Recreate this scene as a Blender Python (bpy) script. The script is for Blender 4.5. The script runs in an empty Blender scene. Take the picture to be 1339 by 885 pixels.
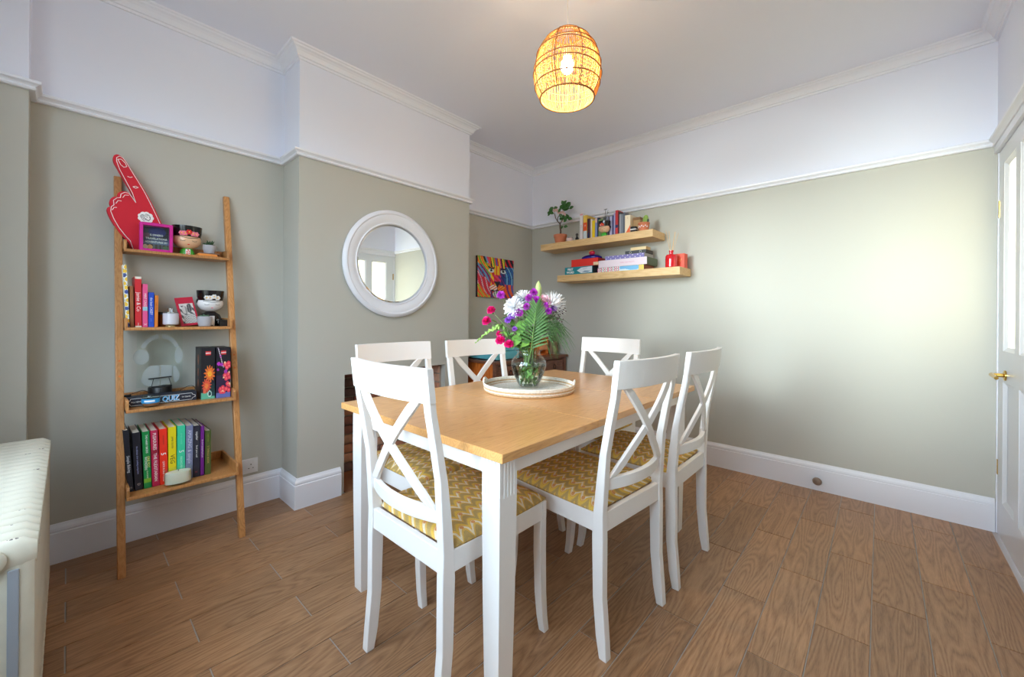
import bpy, math, random
from mathutils import Vector, Matrix

# ------------------------------------------------------------------ camera
sc = bpy.context.scene
COL = sc.collection
YAW, ROLL, EYE, FPX = 0.7385, 0.0073, 1.15, 529.17
fwd = Vector((-math.sin(YAW), math.cos(YAW), 0)); rgt = Vector((math.cos(YAW), math.sin(YAW), 0)); upv = Vector((0, 0, 1))
cx_ = rgt * math.cos(ROLL) + upv * math.sin(ROLL)
cy_ = upv * math.cos(ROLL) - rgt * math.sin(ROLL)
cam_data = bpy.data.cameras.new('camera'); cam = bpy.data.objects.new('camera', cam_data); COL.objects.link(cam)
cam.matrix_world = Matrix(((cx_.x, cy_.x, -fwd.x, 0), (cx_.y, cy_.y, -fwd.y, 0), (cx_.z, cy_.z, -fwd.z, EYE), (0, 0, 0, 1)))
cam_data.sensor_width = 36; cam_data.lens = FPX / 1339 * 36; cam_data.shift_y = -(442.5 - 413.6) / 1339
cam_data.clip_start = 0.02
sc.camera = cam

# ------------------------------------------------------------------ world, lights, exposure
world = bpy.data.worlds.new('world'); sc.world = world; world.use_nodes = True
wt_ = world.node_tree; wb = wt_.nodes['Background']; wb.inputs[1].default_value = 4.9
# bright overcast sky above the horizon, paler ground below it
_tc = wt_.nodes.new('ShaderNodeTexCoord'); _sp = wt_.nodes.new('ShaderNodeSeparateXYZ'); _rp = wt_.nodes.new('ShaderNodeValToRGB')
wt_.links.new(_tc.outputs['Generated'], _sp.inputs[0]); wt_.links.new(_sp.outputs[2], _rp.inputs[0]); wt_.links.new(_rp.outputs[0], wb.inputs[0])
_rp.color_ramp.elements[0].position = 0.0; _rp.color_ramp.elements[0].color = (0.24, 0.24, 0.23, 1)
_rp.color_ramp.elements[1].position = 0.04; _rp.color_ramp.elements[1].color = (0.72, 0.81, 1.0, 1)
sc.view_settings.view_transform = 'Standard'; sc.view_settings.look = 'None'
sc.view_settings.gamma = 1; sc.view_settings.use_curve_mapping = False
sc.view_settings.exposure = 1.36
sc.cycles.max_bounces = 12; sc.cycles.diffuse_bounces = 8; sc.cycles.glossy_bounces = 4
sc.cycles.transmission_bounces = 10; sc.cycles.transparent_max_bounces = 16
sc.cycles.caustics_reflective = False; sc.cycles.caustics_refractive = False

def portal(name, loc, rot, sx, sy):
    l = bpy.data.lights.new(name, 'AREA'); l.shape = 'RECTANGLE'; l.size = sx; l.size_y = sy
    l.cycles.is_portal = True
    o = bpy.data.objects.new(name, l); COL.objects.link(o); o.location = loc; o.rotation_euler = rot
    return o
# low soft daylight that comes in through the windows and falls on the far wall
sun = bpy.data.lights.new('sun', 'SUN'); sun.energy = 2.1; sun.angle = 0.36; sun.color = (0.93, 0.96, 1.0)
suno = bpy.data.objects.new('sun', sun); COL.objects.link(suno)
suno.rotation_euler = Vector((0.17, 1.0, -0.075)).to_track_quat('-Z', 'Y').to_euler()
# portals only guide the sampling of the daylight that comes through the real openings
portal('window_portal', (-1.005, -0.60, 1.67), (math.radians(90), 0, 0), 2.11, 1.68)
portal('door_portal', (0.60, 2.97, 1.48), (0, math.radians(90), 0), 1.0, 0.60)

# ------------------------------------------------------------------ colour helpers and materials
def lin(c):
    c = c / 255.0
    return c / 12.92 if c <= 0.04045 else ((c + 0.055) / 1.055) ** 2.4
def rgb(r, g, b): return (lin(r), lin(g), lin(b), 1.0)
MATS = {}
class NT:
    def __init__(s, name):
        s.m = bpy.data.materials.new(name); s.m.use_nodes = True; s.t = s.m.node_tree; s.n = s.t.nodes
        s.b = s.n['Principled BSDF']; s.out = s.n['Material Output']
    def new(s, typ, **kw):
        n = s.n.new(typ)
        for k, v in kw.items(): setattr(n, k, v)
        return n
    def link(s, a, b): s.t.links.new(a, b)
    def math(s, op, a, b=None, c=None):
        n = s.n.new('ShaderNodeMath'); n.operation = op
        for i, q in enumerate((a, b, c)):
            if q is None: continue
            if isinstance(q, (int, float)): n.inputs[i].default_value = q
            else: s.link(q, n.inputs[i])
        return n.outputs[0]
    def ramp(s, fac, stops, const=False):
        r = s.n.new('ShaderNodeValToRGB'); cr = r.color_ramp
        if const: cr.interpolation = 'CONSTANT'
        while len(cr.elements) < len(stops): cr.elements.new(0.5)
        for e, (p, c) in zip(cr.elements, stops): e.position = p; e.color = c
        s.link(fac, r.inputs[0]); return r.outputs[0]
    def vec(s, scale, offset_random=False, kind='Object'):
        tc = s.n.new('ShaderNodeTexCoord'); mp = s.n.new('ShaderNodeMapping'); mp.inputs['Scale'].default_value = scale
        s.link(tc.outputs[kind], mp.inputs[0])
        if offset_random:
            oi = s.n.new('ShaderNodeObjectInfo'); k = s.math('MULTIPLY', oi.outputs['Random'], 60.0)
            cb = s.n.new('ShaderNodeCombineXYZ')
            for i in range(3): s.link(k, cb.inputs[i])
            s.link(cb.outputs[0], mp.inputs['Location'])
        return mp.outputs[0]
def mat(name, col, rough=0.5, metal=0.0, spec=0.5, bump=0.0, bscale=80.0, var=0.0, vscale=6.0, **kw):
    if name in MATS: return MATS[name]
    t = NT(name); b = t.b
    c = rgb(*col); b.inputs['Base Color'].default_value = c
    b.inputs['Roughness'].default_value = rough; b.inputs['Metallic'].default_value = metal
    b.inputs['Specular IOR Level'].default_value = spec
    for k, v in kw.items(): b.inputs[k.replace('_', ' ')].default_value = v
    v = None
    if bump or var: v = t.vec((1, 1, 1))
    if bump:
        n = t.new('ShaderNodeTexNoise'); n.inputs['Scale'].default_value = bscale; n.inputs['Detail'].default_value = 4
        t.link(v, n.inputs['Vector'])
        bp = t.new('ShaderNodeBump'); bp.inputs['Strength'].default_value = bump; bp.inputs['Distance'].default_value = 0.002
        t.link(n.outputs[0], bp.inputs['Height']); t.link(bp.outputs[0], b.inputs['Normal'])
    if var:
        n = t.new('ShaderNodeTexNoise'); n.inputs['Scale'].default_value = vscale; n.inputs['Detail'].default_value = 3
        t.link(v, n.inputs['Vector'])
        lo = tuple(q * (1 - var) for q in c[:3]) + (1,); hi = tuple(min(1, q * (1 + var)) for q in c[:3]) + (1,)
        t.link(t.ramp(n.outputs[0], [(0.3, lo), (0.7, hi)]), b.inputs['Base Color'])
    MATS[name] = t.m; return t.m
def wood(name, dark, mid, light, axis=(1, 1, 1), rings=26.0, rough=0.4, nscale=3.0, rnd=True, fine=0.35, bump=0.15, coat=0.0):
    """contour lines of a stretched noise: cathedral grain. axis = how tightly packed the grain is along x, y, z"""
    if name in MATS: return MATS[name]
    t = NT(name); b = t.b
    v = t.vec(axis, rnd)
    n = t.new('ShaderNodeTexNoise'); n.inputs['Scale'].default_value = nscale; n.inputs['Detail'].default_value = 1.5; n.inputs['Roughness'].default_value = 0.4
    t.link(v, n.inputs['Vector'])
    s = t.math('FRACT', t.math('MULTIPLY', n.outputs[0], rings))
    s = t.math('ABSOLUTE', t.math('SUBTRACT', s, 0.5)); s = t.math('MULTIPLY', s, 2.0)
    v2 = t.vec((axis[0] * 22, axis[1] * 22, axis[2] * 22), rnd)
    f = t.new('ShaderNodeTexNoise'); f.inputs['Scale'].default_value = nscale; f.inputs['Detail'].default_value = 3
    t.link(v2, f.inputs['Vector'])
    mix = t.math('ADD', t.math('MULTIPLY', s, 1 - fine), t.math('MULTIPLY', f.outputs[0], fine))
    col = t.ramp(mix, [(0.08, rgb(*dark)), (0.42, rgb(*mid)), (0.9, rgb(*light))])
    if rnd:
        oi = t.new('ShaderNodeObjectInfo'); hs = t.new('ShaderNodeHueSaturation')
        t.link(t.math('ADD', t.math('MULTIPLY', oi.outputs['Random'], 0.28), 0.86), hs.inputs['Value'])
        t.link(col, hs.inputs['Color']); col = hs.outputs[0]
    t.link(col, b.inputs['Base Color'])
    b.inputs['Roughness'].default_value = rough; b.inputs['Coat Weight'].default_value = coat; b.inputs['Coat Roughness'].default_value = 0.25
    if bump:
        bp = t.new('ShaderNodeBump'); bp.inputs['Strength'].default_value = bump; bp.inputs['Distance'].default_value = 0.001
        t.link(mix, bp.inputs['Height']); t.link(bp.outputs[0], b.inputs['Normal'])
    MATS[name] = t.m; return t.m
def clear(name, tint=(255, 255, 255), gloss=0.08, alpha=0.9, rough=0.0):
    """thin clear sheet: mostly straight-through, a little mirror reflection"""
    if name in MATS: return MATS[name]
    t = NT(name); t.n.remove(t.b)
    tr = t.new('ShaderNodeBsdfTransparent'); tr.inputs[0].default_value = rgb(*tint)
    gl = t.new('ShaderNodeBsdfGlossy'); gl.inputs['Roughness'].default_value = rough
    lw = t.new('ShaderNodeLayerWeight'); lw.inputs[0].default_value = 0.5
    fac = t.math('ADD', t.math('MULTIPLY', t.math('POWER', lw.outputs['Facing'], 4.0), 0.55), gloss)
    mx = t.new('ShaderNodeMixShader'); t.link(fac, mx.inputs[0]); t.link(tr.outputs[0], mx.inputs[1]); t.link(gl.outputs[0], mx.inputs[2])
    t.link(mx.outputs[0], t.out.inputs[0]); MATS[name] = t.m; return t.m
def frosted(name, tint, amount):
    if name in MATS: return MATS[name]
    t = NT(name); t.n.remove(t.b)
    tr = t.new('ShaderNodeBsdfTransparent')
    di = t.new('ShaderNodeBsdfDiffuse'); di.inputs[0].default_value = rgb(*tint)
    tl = t.new('ShaderNodeBsdfTranslucent'); tl.inputs[0].default_value = rgb(*tint)
    a = t.new('ShaderNodeMixShader'); a.inputs[0].default_value = 0.5; t.link(di.outputs[0], a.inputs[1]); t.link(tl.outputs[0], a.inputs[2])
    mx = t.new('ShaderNodeMixShader'); mx.inputs[0].default_value = amount
    t.link(tr.outputs[0], mx.inputs[1]); t.link(a.outputs[0], mx.inputs[2]); t.link(mx.outputs[0], t.out.inputs[0])
    MATS[name] = t.m; return t.m
def emit(name, col, strength):
    if name in MATS: return MATS[name]
    t = NT(name); t.b.inputs['Base Color'].default_value = rgb(*col)
    t.b.inputs['Emission Color'].default_value = rgb(*col); t.b.inputs['Emission Strength'].default_value = strength
    MATS[name] = t.m; return t.m
def leafmat(name, col, rough=0.5):
    if name in MATS: return MATS[name]
    t = NT(name); b = t.b; b.inputs['Roughness'].default_value = rough
    v = t.vec((1, 1, 1)); n = t.new('ShaderNodeTexNoise'); n.inputs['Scale'].default_value = 40; t.link(v, n.inputs['Vector'])
    c = rgb(*col)
    t.link(t.ramp(n.outputs[0], [(0.3, tuple(q * 0.75 for q in c[:3]) + (1,)), (0.7, tuple(min(1, q * 1.25) for q in c[:3]) + (1,))]), b.inputs['Base Color'])
    tl = t.new('ShaderNodeBsdfTranslucent'); tl.inputs[0].default_value = c
    mx = t.new('ShaderNodeMixShader'); mx.inputs[0].default_value = 0.25
    t.link(b.outputs[0], mx.inputs[1]); t.link(tl.outputs[0], mx.inputs[2]); t.link(mx.outputs[0], t.out.inputs[0])
    MATS[name] = t.m; return t.m
def printmat():
    if 'printed' in MATS: return MATS['printed']
    t = NT('printed'); a = t.new('ShaderNodeVertexColor'); a.layer_name = 'Col'
    t.link(a.outputs[0], t.b.inputs['Base Color']); t.b.inputs['Roughness'].default_value = 0.45
    MATS['printed'] = t.m; return t.m

# ------------------------------------------------------------------ mesh builder
class MB:
    def __init__(s): s.v = []; s.f = []; s.m = []
    def add(s, vs, fs, mi=0, M=None):
        o = len(s.v)
        s.v += [tuple(M @ Vector(p)) for p in vs] if M is not None else [tuple(p) for p in vs]
        s.f += [tuple(o + i for i in f) for f in fs]; s.m += [mi] * len(fs); return s
    def box(s, x0, x1, y0, y1, z0, z1, mi=0, M=None):
        vs = [(x, y, z) for x in (x0, x1) for y in (y0, y1) for z in (z0, z1)]
        return s.add(vs, [(0, 1, 3, 2), (4, 6, 7, 5), (0, 4, 5, 1), (2, 3, 7, 6), (0, 2, 6, 4), (1, 5, 7, 3)], mi, M)
    def prism(s, poly, h0, h1, plane='xy', mi=0, M=None):
        """extrude a 2-D polygon; plane names its two axes, h0..h1 run along the third"""
        ax = {'xy': lambda a, b, h: (a, b, h), 'xz': lambda a, b, h: (a, h, b), 'yz': lambda a, b, h: (h, a, b)}[plane]
        n = len(poly); vs = [ax(a, b, h0) for a, b in poly] + [ax(a, b, h1) for a, b in poly]
        fs = [tuple(range(n))[::-1], tuple(range(n, 2 * n))] + [(i, (i + 1) % n, n + (i + 1) % n, n + i) for i in range(n)]
        return s.add(vs, fs, mi, M)
    def tube(s, path, r, n=8, mi=0, M=None, caps=True):
        P = [Vector(p) for p in path]; R = r if isinstance(r, (list, tuple)) else [r] * len(P)
        vs = []; fs = []; prev = None
        for i, p in enumerate(P):
            d = (P[min(i + 1, len(P) - 1)] - P[max(i - 1, 0)]).normalized()
            if prev is None:
                a = Vector((0, 0, 1)) if abs(d.z) < 0.9 else Vector((1, 0, 0)); u = d.cross(a).normalized()
            else:
                u = (prev - d * prev.dot(d)).normalized()
            prev = u; w = d.cross(u)
            vs += [p + (u * math.cos(2 * math.pi * k / n) + w * math.sin(2 * math.pi * k / n)) * R[i] for k in range(n)]
        for i in range(len(P) - 1):
            fs += [(i * n + k, i * n + (k + 1) % n, (i + 1) * n + (k + 1) % n, (i + 1) * n + k) for k in range(n)]
        if caps: fs += [tuple(range(n))[::-1], tuple(range((len(P) - 1) * n, len(P) * n))]
        return s.add(vs, fs, mi, M)
    def ring(s, R, r, z=0, n=48, k=6, mi=0, M=None, sx=1, sy=1):
        vs = []; fs = []
        for i in range(n):
            a = 2 * math.pi * i / n
            for j in range(k):
                b = 2 * math.pi * j / k; q = R + r * math.cos(b)
                vs.append((q * math.cos(a) * sx, q * math.sin(a) * sy, z + r * math.sin(b)))
        for i in range(n):
            for j in range(k): fs.append((i * k + j, ((i + 1) % n) * k + j, ((i + 1) % n) * k + (j + 1) % k, i * k + (j + 1) % k))
        return s.add(vs, fs, mi, M)
    def lathe(s, prof, n=32, mi=0, M=None, sx=1, sy=1):
        vs = []; fs = []
        for r, z in prof: vs += [(r * math.cos(2 * math.pi * k / n) * sx, r * math.sin(2 * math.pi * k / n) * sy, z) for k in range(n)]
        for i in range(len(prof) - 1): fs += [(i * n + k, i * n + (k + 1) % n, (i + 1) * n + (k + 1) % n, (i + 1) * n + k) for k in range(n)]
        if prof[0][0] > 1e-6: fs.append(tuple(range(n))[::-1])
        if prof[-1][0] > 1e-6: fs.append(tuple(range((len(prof) - 1) * n, len(prof) * n)))
        return s.add(vs, fs, mi, M)
    def ball(s, c, r, nu=16, nv=10, mi=0, M=None):
        if isinstance(r, (int, float)): r = (r, r, r)
        vs = []; fs = []
        for j in range(nv + 1):
            t = math.pi * j / nv
            for i in range(nu):
                a = 2 * math.pi * i / nu
                vs.append((c[0] + r[0] * math.sin(t) * math.cos(a), c[1] + r[1] * math.sin(t) * math.sin(a), c[2] - r[2] * math.cos(t)))
        for j in range(nv): fs += [(j * nu + i, j * nu + (i + 1) % nu, (j + 1) * nu + (i + 1) % nu, (j + 1) * nu + i) for i in range(nu)]
        return s.add(vs, fs, mi, M)
    def leaf(s, base, tip, width, normal=(0, 0, 1), mi=0, fold=0.15, droop=0.0, shape=(0.0, 0.7, 1.0, 0.75, 0.0), M=None):
        b = Vector(base); t = Vector(tip); d = t - b; L = d.length; n = Vector(normal); side = d.cross(n)
        if side.length < 1e-6: side = d.cross(Vector((1, 0.3, 0)))
        side.normalize(); nn = side.cross(d).normalized()
        vs = []; fs = []; k = len(shape)
        for i, w in enumerate(shape):
            f = i / (k - 1); p = b + d * f - Vector((0, 0, droop * L * f * f))
            h = side * (w * width / 2)
            vs += [p - h + nn * (w * width * fold), p, p + h + nn * (w * width * fold)]
        for i in range(k - 1):
            a = 3 * i; fs += [(a, a + 1, a + 4, a + 3), (a + 1, a + 2, a + 5, a + 4)]
        return s.add(vs, fs, mi, M)
    def mesh(s, name, mats, smooth=False):
        me = bpy.data.meshes.new(name); me.from_pydata([tuple(p) for p in s.v], [], s.f)
        for m in (mats if isinstance(mats, (list, tuple)) else [mats]): me.materials.append(m)
        if len(me.materials) > 1: me.polygons.foreach_set('material_index', s.m)
        me.validate(); me.update()
        import bmesh
        bm = bmesh.new(); bm.from_mesh(me); bmesh.ops.remove_doubles(bm, verts=bm.verts, dist=1e-6)
        bmesh.ops.recalc_face_normals(bm, faces=bm.faces); bm.to_mesh(me); bm.free()
        if smooth:
            me.polygons.foreach_set('use_smooth', [True] * len(me.polygons))
            if smooth != 'all': me.set_sharp_from_angle(angle=math.radians(40))
        return me
    def build(s, name, mats, parent=None, loc=None, rot=None, smooth=False, bevel=0, seg=2, label=None, kind=None):
        o = bpy.data.objects.new(name, s.mesh(name, mats, smooth)); COL.objects.link(o)
        return fin(o, parent, loc, rot, bevel, seg, label, kind)
def fin(o, parent=None, loc=None, rot=None, bevel=0, seg=2, label=None, kind=None):
    if parent is not None: o.parent = parent
    if loc is not None: o.location = loc
    if rot is not None: o.rotation_euler = rot if isinstance(rot, (list, tuple)) else (0, 0, rot)
    if bevel:
        b = o.modifiers.new('bevel', 'BEVEL'); b.width = bevel; b.segments = seg; b.limit_method = 'ANGLE'; b.angle_limit = math.radians(35)
    if label: o['label'] = label
    if kind: o['kind'] = kind
    return o
def tag(o, label, cat, group=None, kind=None):
    o['label'] = label; o['category'] = cat
    if group: o['group'] = group
    if kind: o['kind'] = kind
    return o
def thing(name, label, cat, loc=(0, 0, 0), rot=0, group=None):
    o = bpy.data.objects.new(name, None); COL.objects.link(o); o.empty_display_size = 0.1
    o.location = loc; o.rotation_euler = rot if isinstance(rot, (list, tuple)) else (0, 0, rot)
    return tag(o, label, cat, group)
def copy_thing(o, loc, rot, label):
    c = o.copy(); COL.objects.link(c); c.location = loc; c.rotation_euler = (0, 0, rot); c['label'] = label
    def rec(a, b):
        for ch in [q for q in KIDS.get(a.name, [])]:
            d = ch.copy(); COL.objects.link(d); d.parent = b; rec(ch, d)
    rec(o, c); return c
KIDS = {}
def index_kids():
    KIDS.clear()
    for q in COL.objects:
        if q.parent: KIDS.setdefault(q.parent.name, []).append(q)
FRONT = Matrix(((1, 0, 0, 0), (0, 0, -1, 0), (0, 1, 0, 0), (0, 0, 0, 1)))      # text x->x, y->z, facing -y
SPINE = Matrix(((0, 1, 0, 0), (0, 0, -1, 0), (-1, 0, 0, 0), (0, 0, 0, 1)))     # reads downwards, facing -y
def text(body, size, m, parent, M, loc, name='lettering', depth=0.0003, fit=None, bold=0.0):
    cu = bpy.data.curves.new('txt', 'FONT'); cu.body = body; cu.size = size; cu.align_x = 'CENTER'; cu.align_y = 'CENTER'
    cu.extrude = depth; cu.offset = bold; cu.resolution_u = 2
    tmp = bpy.data.objects.new('txt', cu); COL.objects.link(tmp); bpy.context.view_layer.update()
    me = bpy.data.meshes.new_from_object(tmp.evaluated_get(bpy.context.evaluated_depsgraph_get()))
    COL.objects.unlink(tmp); bpy.data.objects.remove(tmp)
    me.materials.clear(); me.materials.append(m)
    xs = [v.co.x for v in me.vertices]
    k = 1.0
    if fit and xs: k = fit / max(1e-6, max(xs) - min(xs))
    me.transform(M @ Matrix.Diagonal((k, 1, 1, 1)))
    o = bpy.data.objects.new(name, me); COL.objects.link(o); o.parent = parent; o.location = loc
    return o
def paint(name, w, h, nx, ny, fn, parent, loc, facing=FRONT):
    """flat print: a grid of small cells, each with its own colour; fn(u, v) -> sRGB, u right, v up"""
    vs = [((i / nx - 0.5) * w, j / ny * h, 0) for j in range(ny + 1) for i in range(nx + 1)]
    fs = [(j * (nx + 1) + i, j * (nx + 1) + i + 1, (j + 1) * (nx + 1) + i + 1, (j + 1) * (nx + 1) + i) for j in range(ny) for i in range(nx)]
    me = bpy.data.meshes.new(name); me.from_pydata(vs, [], fs); me.transform(facing)
    a = me.color_attributes.new('Col', 'FLOAT_COLOR', 'CORNER')
    data = []
    for j in range(ny):
        for i in range(nx):
            data += list(rgb(*fn((i + 0.5) / nx, (j + 0.5) / ny))) * 4
    a.data.foreach_set('color', data); me.materials.append(printmat())
    o = bpy.data.objects.new(name, me); COL.objects.link(o); o.parent = parent; o.location = loc
    return o

WHITE = mat('white_gloss_paint', (232, 233, 240), 0.35)
CEIL = mat('white_matt_paint', (230, 232, 243), 0.85, bump=0.05, bscale=200)
GREEN = mat('sage_green_paint', (187, 185, 175), 0.55, bump=0.06, bscale=250, spec=0.35)
GROUT = mat('grey_grout', (172, 166, 160), 0.9)
TILE = wood('wood_effect_tile', (112, 76, 50), (152, 112, 79), (180, 138, 101), axis=(7.5, 0.7, 1), rings=16, rough=0.40, nscale=1.8, fine=0.62, bump=0.2)
OAK = wood('oak_veneer', (184, 126, 70), (214, 158, 96), (226, 176, 114), axis=(9, 0.8, 9), rings=16, rough=0.3, nscale=2.0, rnd=False, fine=0.6, bump=0.05, coat=0.3)
CHAIRW = mat('white_painted_wood', (238, 236, 234), 0.38, bump=0.05, bscale=60)
BAMBOO = wood('bamboo', (150, 98, 52), (182, 126, 72), (200, 146, 90), axis=(10, 10, 1.5), rings=10, rough=0.4, nscale=3, fine=0.6, bump=0.05)
BEECH = wood('pale_oak_board', (200, 158, 100), (222, 184, 128), (234, 200, 148), axis=(1, 9, 9), rings=9, rough=0.45, nscale=2, rnd=False, fine=0.6, bump=0.05)
BLACK = mat('black_plastic', (18, 18, 20), 0.4)
GLASS = clear('thin_glass', (246, 252, 250), 0.03)
BRASS = mat('polished_brass', (214, 176, 92), 0.2, metal=1.0)
PAPER = mat('book_paper', (226, 220, 205), 0.8)
WTXT = mat('white_print', (240, 240, 238), 0.5)

# ------------------------------------------------------------------ the room
XL, XB, YR, XD, YB, YB2 = -2.81, -2.5575, 3.406, 0.467, 0.922, 2.266
XP, YP, Y0 = -2.676, -0.115, -0.45
ZR, ZC, SPL = 2.094, 2.735, 2.112
T = 0.12
def wallbox(mb, x0, x1, y0, y1, z0=0.0, z1=ZC):
    if z0 < SPL: mb.box(x0, x1, y0, y1, z0, min(SPL, z1), 0)
    if z1 > SPL: mb.box(x0, x1, y0, y1, max(SPL, z0), z1, 1)
w = MB(); wallbox(w, XL - T, XP, Y0, YP); wallbox(w, XL - T, XL, YP, YB); wallbox(w, XL - T, XL, YB2, YR)
wallL = w.build('wall_left', [GREEN, CEIL], kind='structure')
FY0, FY1, FZ = 1.207, 2.023, 0.765
w = MB(); XBK = XB - 0.34
wallbox(w, XL - T, XB, YB, FY0 - 0.0); wallbox(w, XL - T, XB, FY1, YB2); wallbox(w, XL - T, XB, FY0, FY1, FZ)
w.box(XL - T - 0.1, XBK - 0.03, FY0, FY1, 0, FZ, 0)
breast = w.build('chimney_breast', [GREEN, CEIL], kind='structure')
w = MB(); wallbox(w, XL - T, XD + T, YR, YR + T); w.build('wall_far', [GREEN, CEIL], kind='structure')
DY0, DY1, DZ = 2.575, 3.385, 2.05
w = MB(); wallbox(w, XD, XD + T, Y0, DY0 - 0.03); wallbox(w, XD, XD + T, DY0 - 0.03, YR, DZ + 0.03)
w.build('wall_right', [GREEN, CEIL], kind='structure')
WX = [(-2.05, -1.38), (-1.34, -0.67), (-0.63, 0.04)]; WZ0, WZ1 = 0.84, 2.50
w = MB()
wallbox(w, XL - T, WX[0][0], Y0 - T, Y0); wallbox(w, WX[2][1], XD + T, Y0 - T, Y0)
wallbox(w, WX[0][0], WX[2][1], Y0 - T, Y0, 0, WZ0); wallbox(w, WX[0][0], WX[2][1], Y0 - T, Y0, WZ1, ZC)
w.build('wall_near', [GREEN, CEIL], kind='structure')
w = MB().box(XL - T, XD + T, Y0 - T, YR + T, ZC, ZC + 0.1); w.build('ceiling', CEIL, kind='structure')
for i, (a, b) in enumerate(WX):
    f = MB(); ww = 0.05
    f.box(a, a + ww, Y0 - 0.09, Y0 - 0.02, WZ0, WZ1); f.box(b - ww, b, Y0 - 0.09, Y0 - 0.02, WZ0, WZ1)
    f.box(a + ww, b - ww, Y0 - 0.09, Y0 - 0.02, WZ0, WZ0 + ww); f.box(a + ww, b - ww, Y0 - 0.09, Y0 - 0.02, WZ1 - ww, WZ1)
    f.box(a + ww, b - ww, Y0 - 0.08, Y0 - 0.03, 1.95, 1.99)
    fo = f.build('window_%d' % (i + 1), WHITE, kind='structure')
    MB().box(a + ww, b - ww, Y0 - 0.058, Y0 - 0.054, WZ0 + ww, 1.95).build('pane', GLASS, fo)
    MB().box(a + ww, b - ww, Y0 - 0.058, Y0 - 0.054, 1.99, WZ1 - ww).build('pane', GLASS, fo)
w = MB(); w.box(WX[0][1], WX[1][0], Y0 - T, Y0, WZ0, WZ1); w.box(WX[1][1], WX[2][0], Y0 - T, Y0, WZ0, WZ1)
w.build('trim_7', WHITE, kind='structure')

# mitred mouldings run along the walls; the room lies to the right of the path
def offset_path(P, d, closed=False):
    out = []; n = len(P)
    def nrm(a, b):
        dx, dy = b[0] - a[0], b[1] - a[1]; L = math.hypot(dx, dy); return (dy / L, -dx / L)
    for i in range(n):
        if i == 0: m = nrm(P[0], P[1]); out.append((P[0][0] + m[0] * d, P[0][1] + m[1] * d)); continue
        if i == n - 1: m = nrm(P[-2], P[-1]); out.append((P[-1][0] + m[0] * d, P[-1][1] + m[1] * d)); continue
        a = nrm(P[i - 1], P[i]); b = nrm(P[i], P[i + 1]); k = 1 + a[0] * b[0] + a[1] * b[1]
        out.append((P[i][0] + (a[0] + b[0]) / k * d, P[i][1] + (a[1] + b[1]) / k * d))
    return out
def sweep(mb, P, prof, mi=0):
    vs = []; n = len(P); k = len(prof)
    for d, z in prof: vs += [(x, y, z) for x, y in offset_path(P, d)]
    fs = []
    for j in range(k):
        j2 = (j + 1) % k
        for i in range(n - 1): fs.append((j * n + i, j * n + i + 1, j2 * n + i + 1, j2 * n + i))
    fs += [tuple(j * n for j in range(k)), tuple(j * n + n - 1 for j in range(k))[::-1]]
    return mb.add(vs, fs, mi)
E_ = 0.0005
PATH = [(XP, Y0), (XP, YP), (XL, YP), (XL, YB), (XB, YB), (XB, YB2), (XL, YB2), (XL, YR), (XD, YR), (XD, Y0)]
cov = [(0, ZC), (0, 2.668), (0.010, 2.668), (0.012, 2.680), (0.020, 2.682), (0.024, 2.692), (0.030, 2.704), (0.040, 2.714), (0.052, 2.719), (0.056, 2.726), (0.068, 2.728), (0.072, ZC)]
sweep(MB(), PATH, cov).build('trim_1', WHITE, kind='structure', smooth=False)
rail = [(0, ZR), (0.018, ZR), (0.022, ZR + 0.006), (0.018, ZR + 0.014), (0.024, ZR + 0.020), (0.034, ZR + 0.026), (0.036, ZR + 0.036), (0.020, ZR + 0.040), (0.012, ZR + 0.046), (0, ZR + 0.048)]
sweep(MB(), PATH, rail).build('trim_2', WHITE, kind='structure')
sk = [(0, 0), (0.020, 0), (0.020, 0.138), (0.016, 0.142), (0.018, 0.150), (0.016, 0.160), (0.008, 0.170), (0.004, 0.178), (0, 0.178)]
sweep(MB(), [(XP, Y0 + 0.01), (XP, YP), (XL, YP), (XL, YB), (XB, YB), (XB, 1.183)], sk).build('baseboard_left', WHITE, kind='structure')
sweep(MB(), [(XB, 2.05), (XB, YB2), (XL, YB2), (XL, YR - 0.0)], sk).build('baseboard_alcove', WHITE, kind='structure')
sweep(MB(), [(XL + 0.02, YR), (XD - 0.002, YR)], sk).build('baseboard_far', WHITE, kind='structure')
sweep(MB(), [(XD, DY0 - 0.12), (XD, Y0 + 0.01)], sk).build('baseboard_right', WHITE, kind='structure')

# floor: slab of grout, each wood-effect tile a piece of its own
fl = MB().box(XL - T, XD + T, Y0 - T, YR + T, -0.06, -0.0035).build('floor', GROUT, kind='structure')
cache = {}
def tile(x0, x1, y0, y1):
    if x1 - x0 < 0.012 or y1 - y0 < 0.012: return
    key = (round(x1 - x0, 3), round(y1 - y0, 3))
    if key not in cache:
        a, b = key[0] / 2, key[1] / 2; e = 0.0015
        vs = [(-a, -b, -0.003), (a, -b, -0.003), (a, b, -0.003), (-a, b, -0.003), (-a, -b, -0.001), (a, -b, -0.001), (a, b, -0.001), (-a, b, -0.001),
              (-a + e, -b + e, 0), (a - e, -b + e, 0), (a - e, b - e, 0), (-a + e, b - e, 0)]
        fs = [(0, 1, 5, 4), (1, 2, 6, 5), (2, 3, 7, 6), (3, 0, 4, 7), (4, 5, 9, 8), (5, 6, 10, 9), (6, 7, 11, 10), (7, 4, 8, 11), (8, 9, 10, 11)]
        cache[key] = MB().add(vs, fs).mesh('floor_tile', TILE)
    o = bpy.data.objects.new('floor_tile', cache[key]); COL.objects.link(o); o.parent = fl
    o.location = ((x0 + x1) / 2, (y0 + y1) / 2, 0)
PW, PL, G = 0.1585, 0.635, 0.0018
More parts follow.
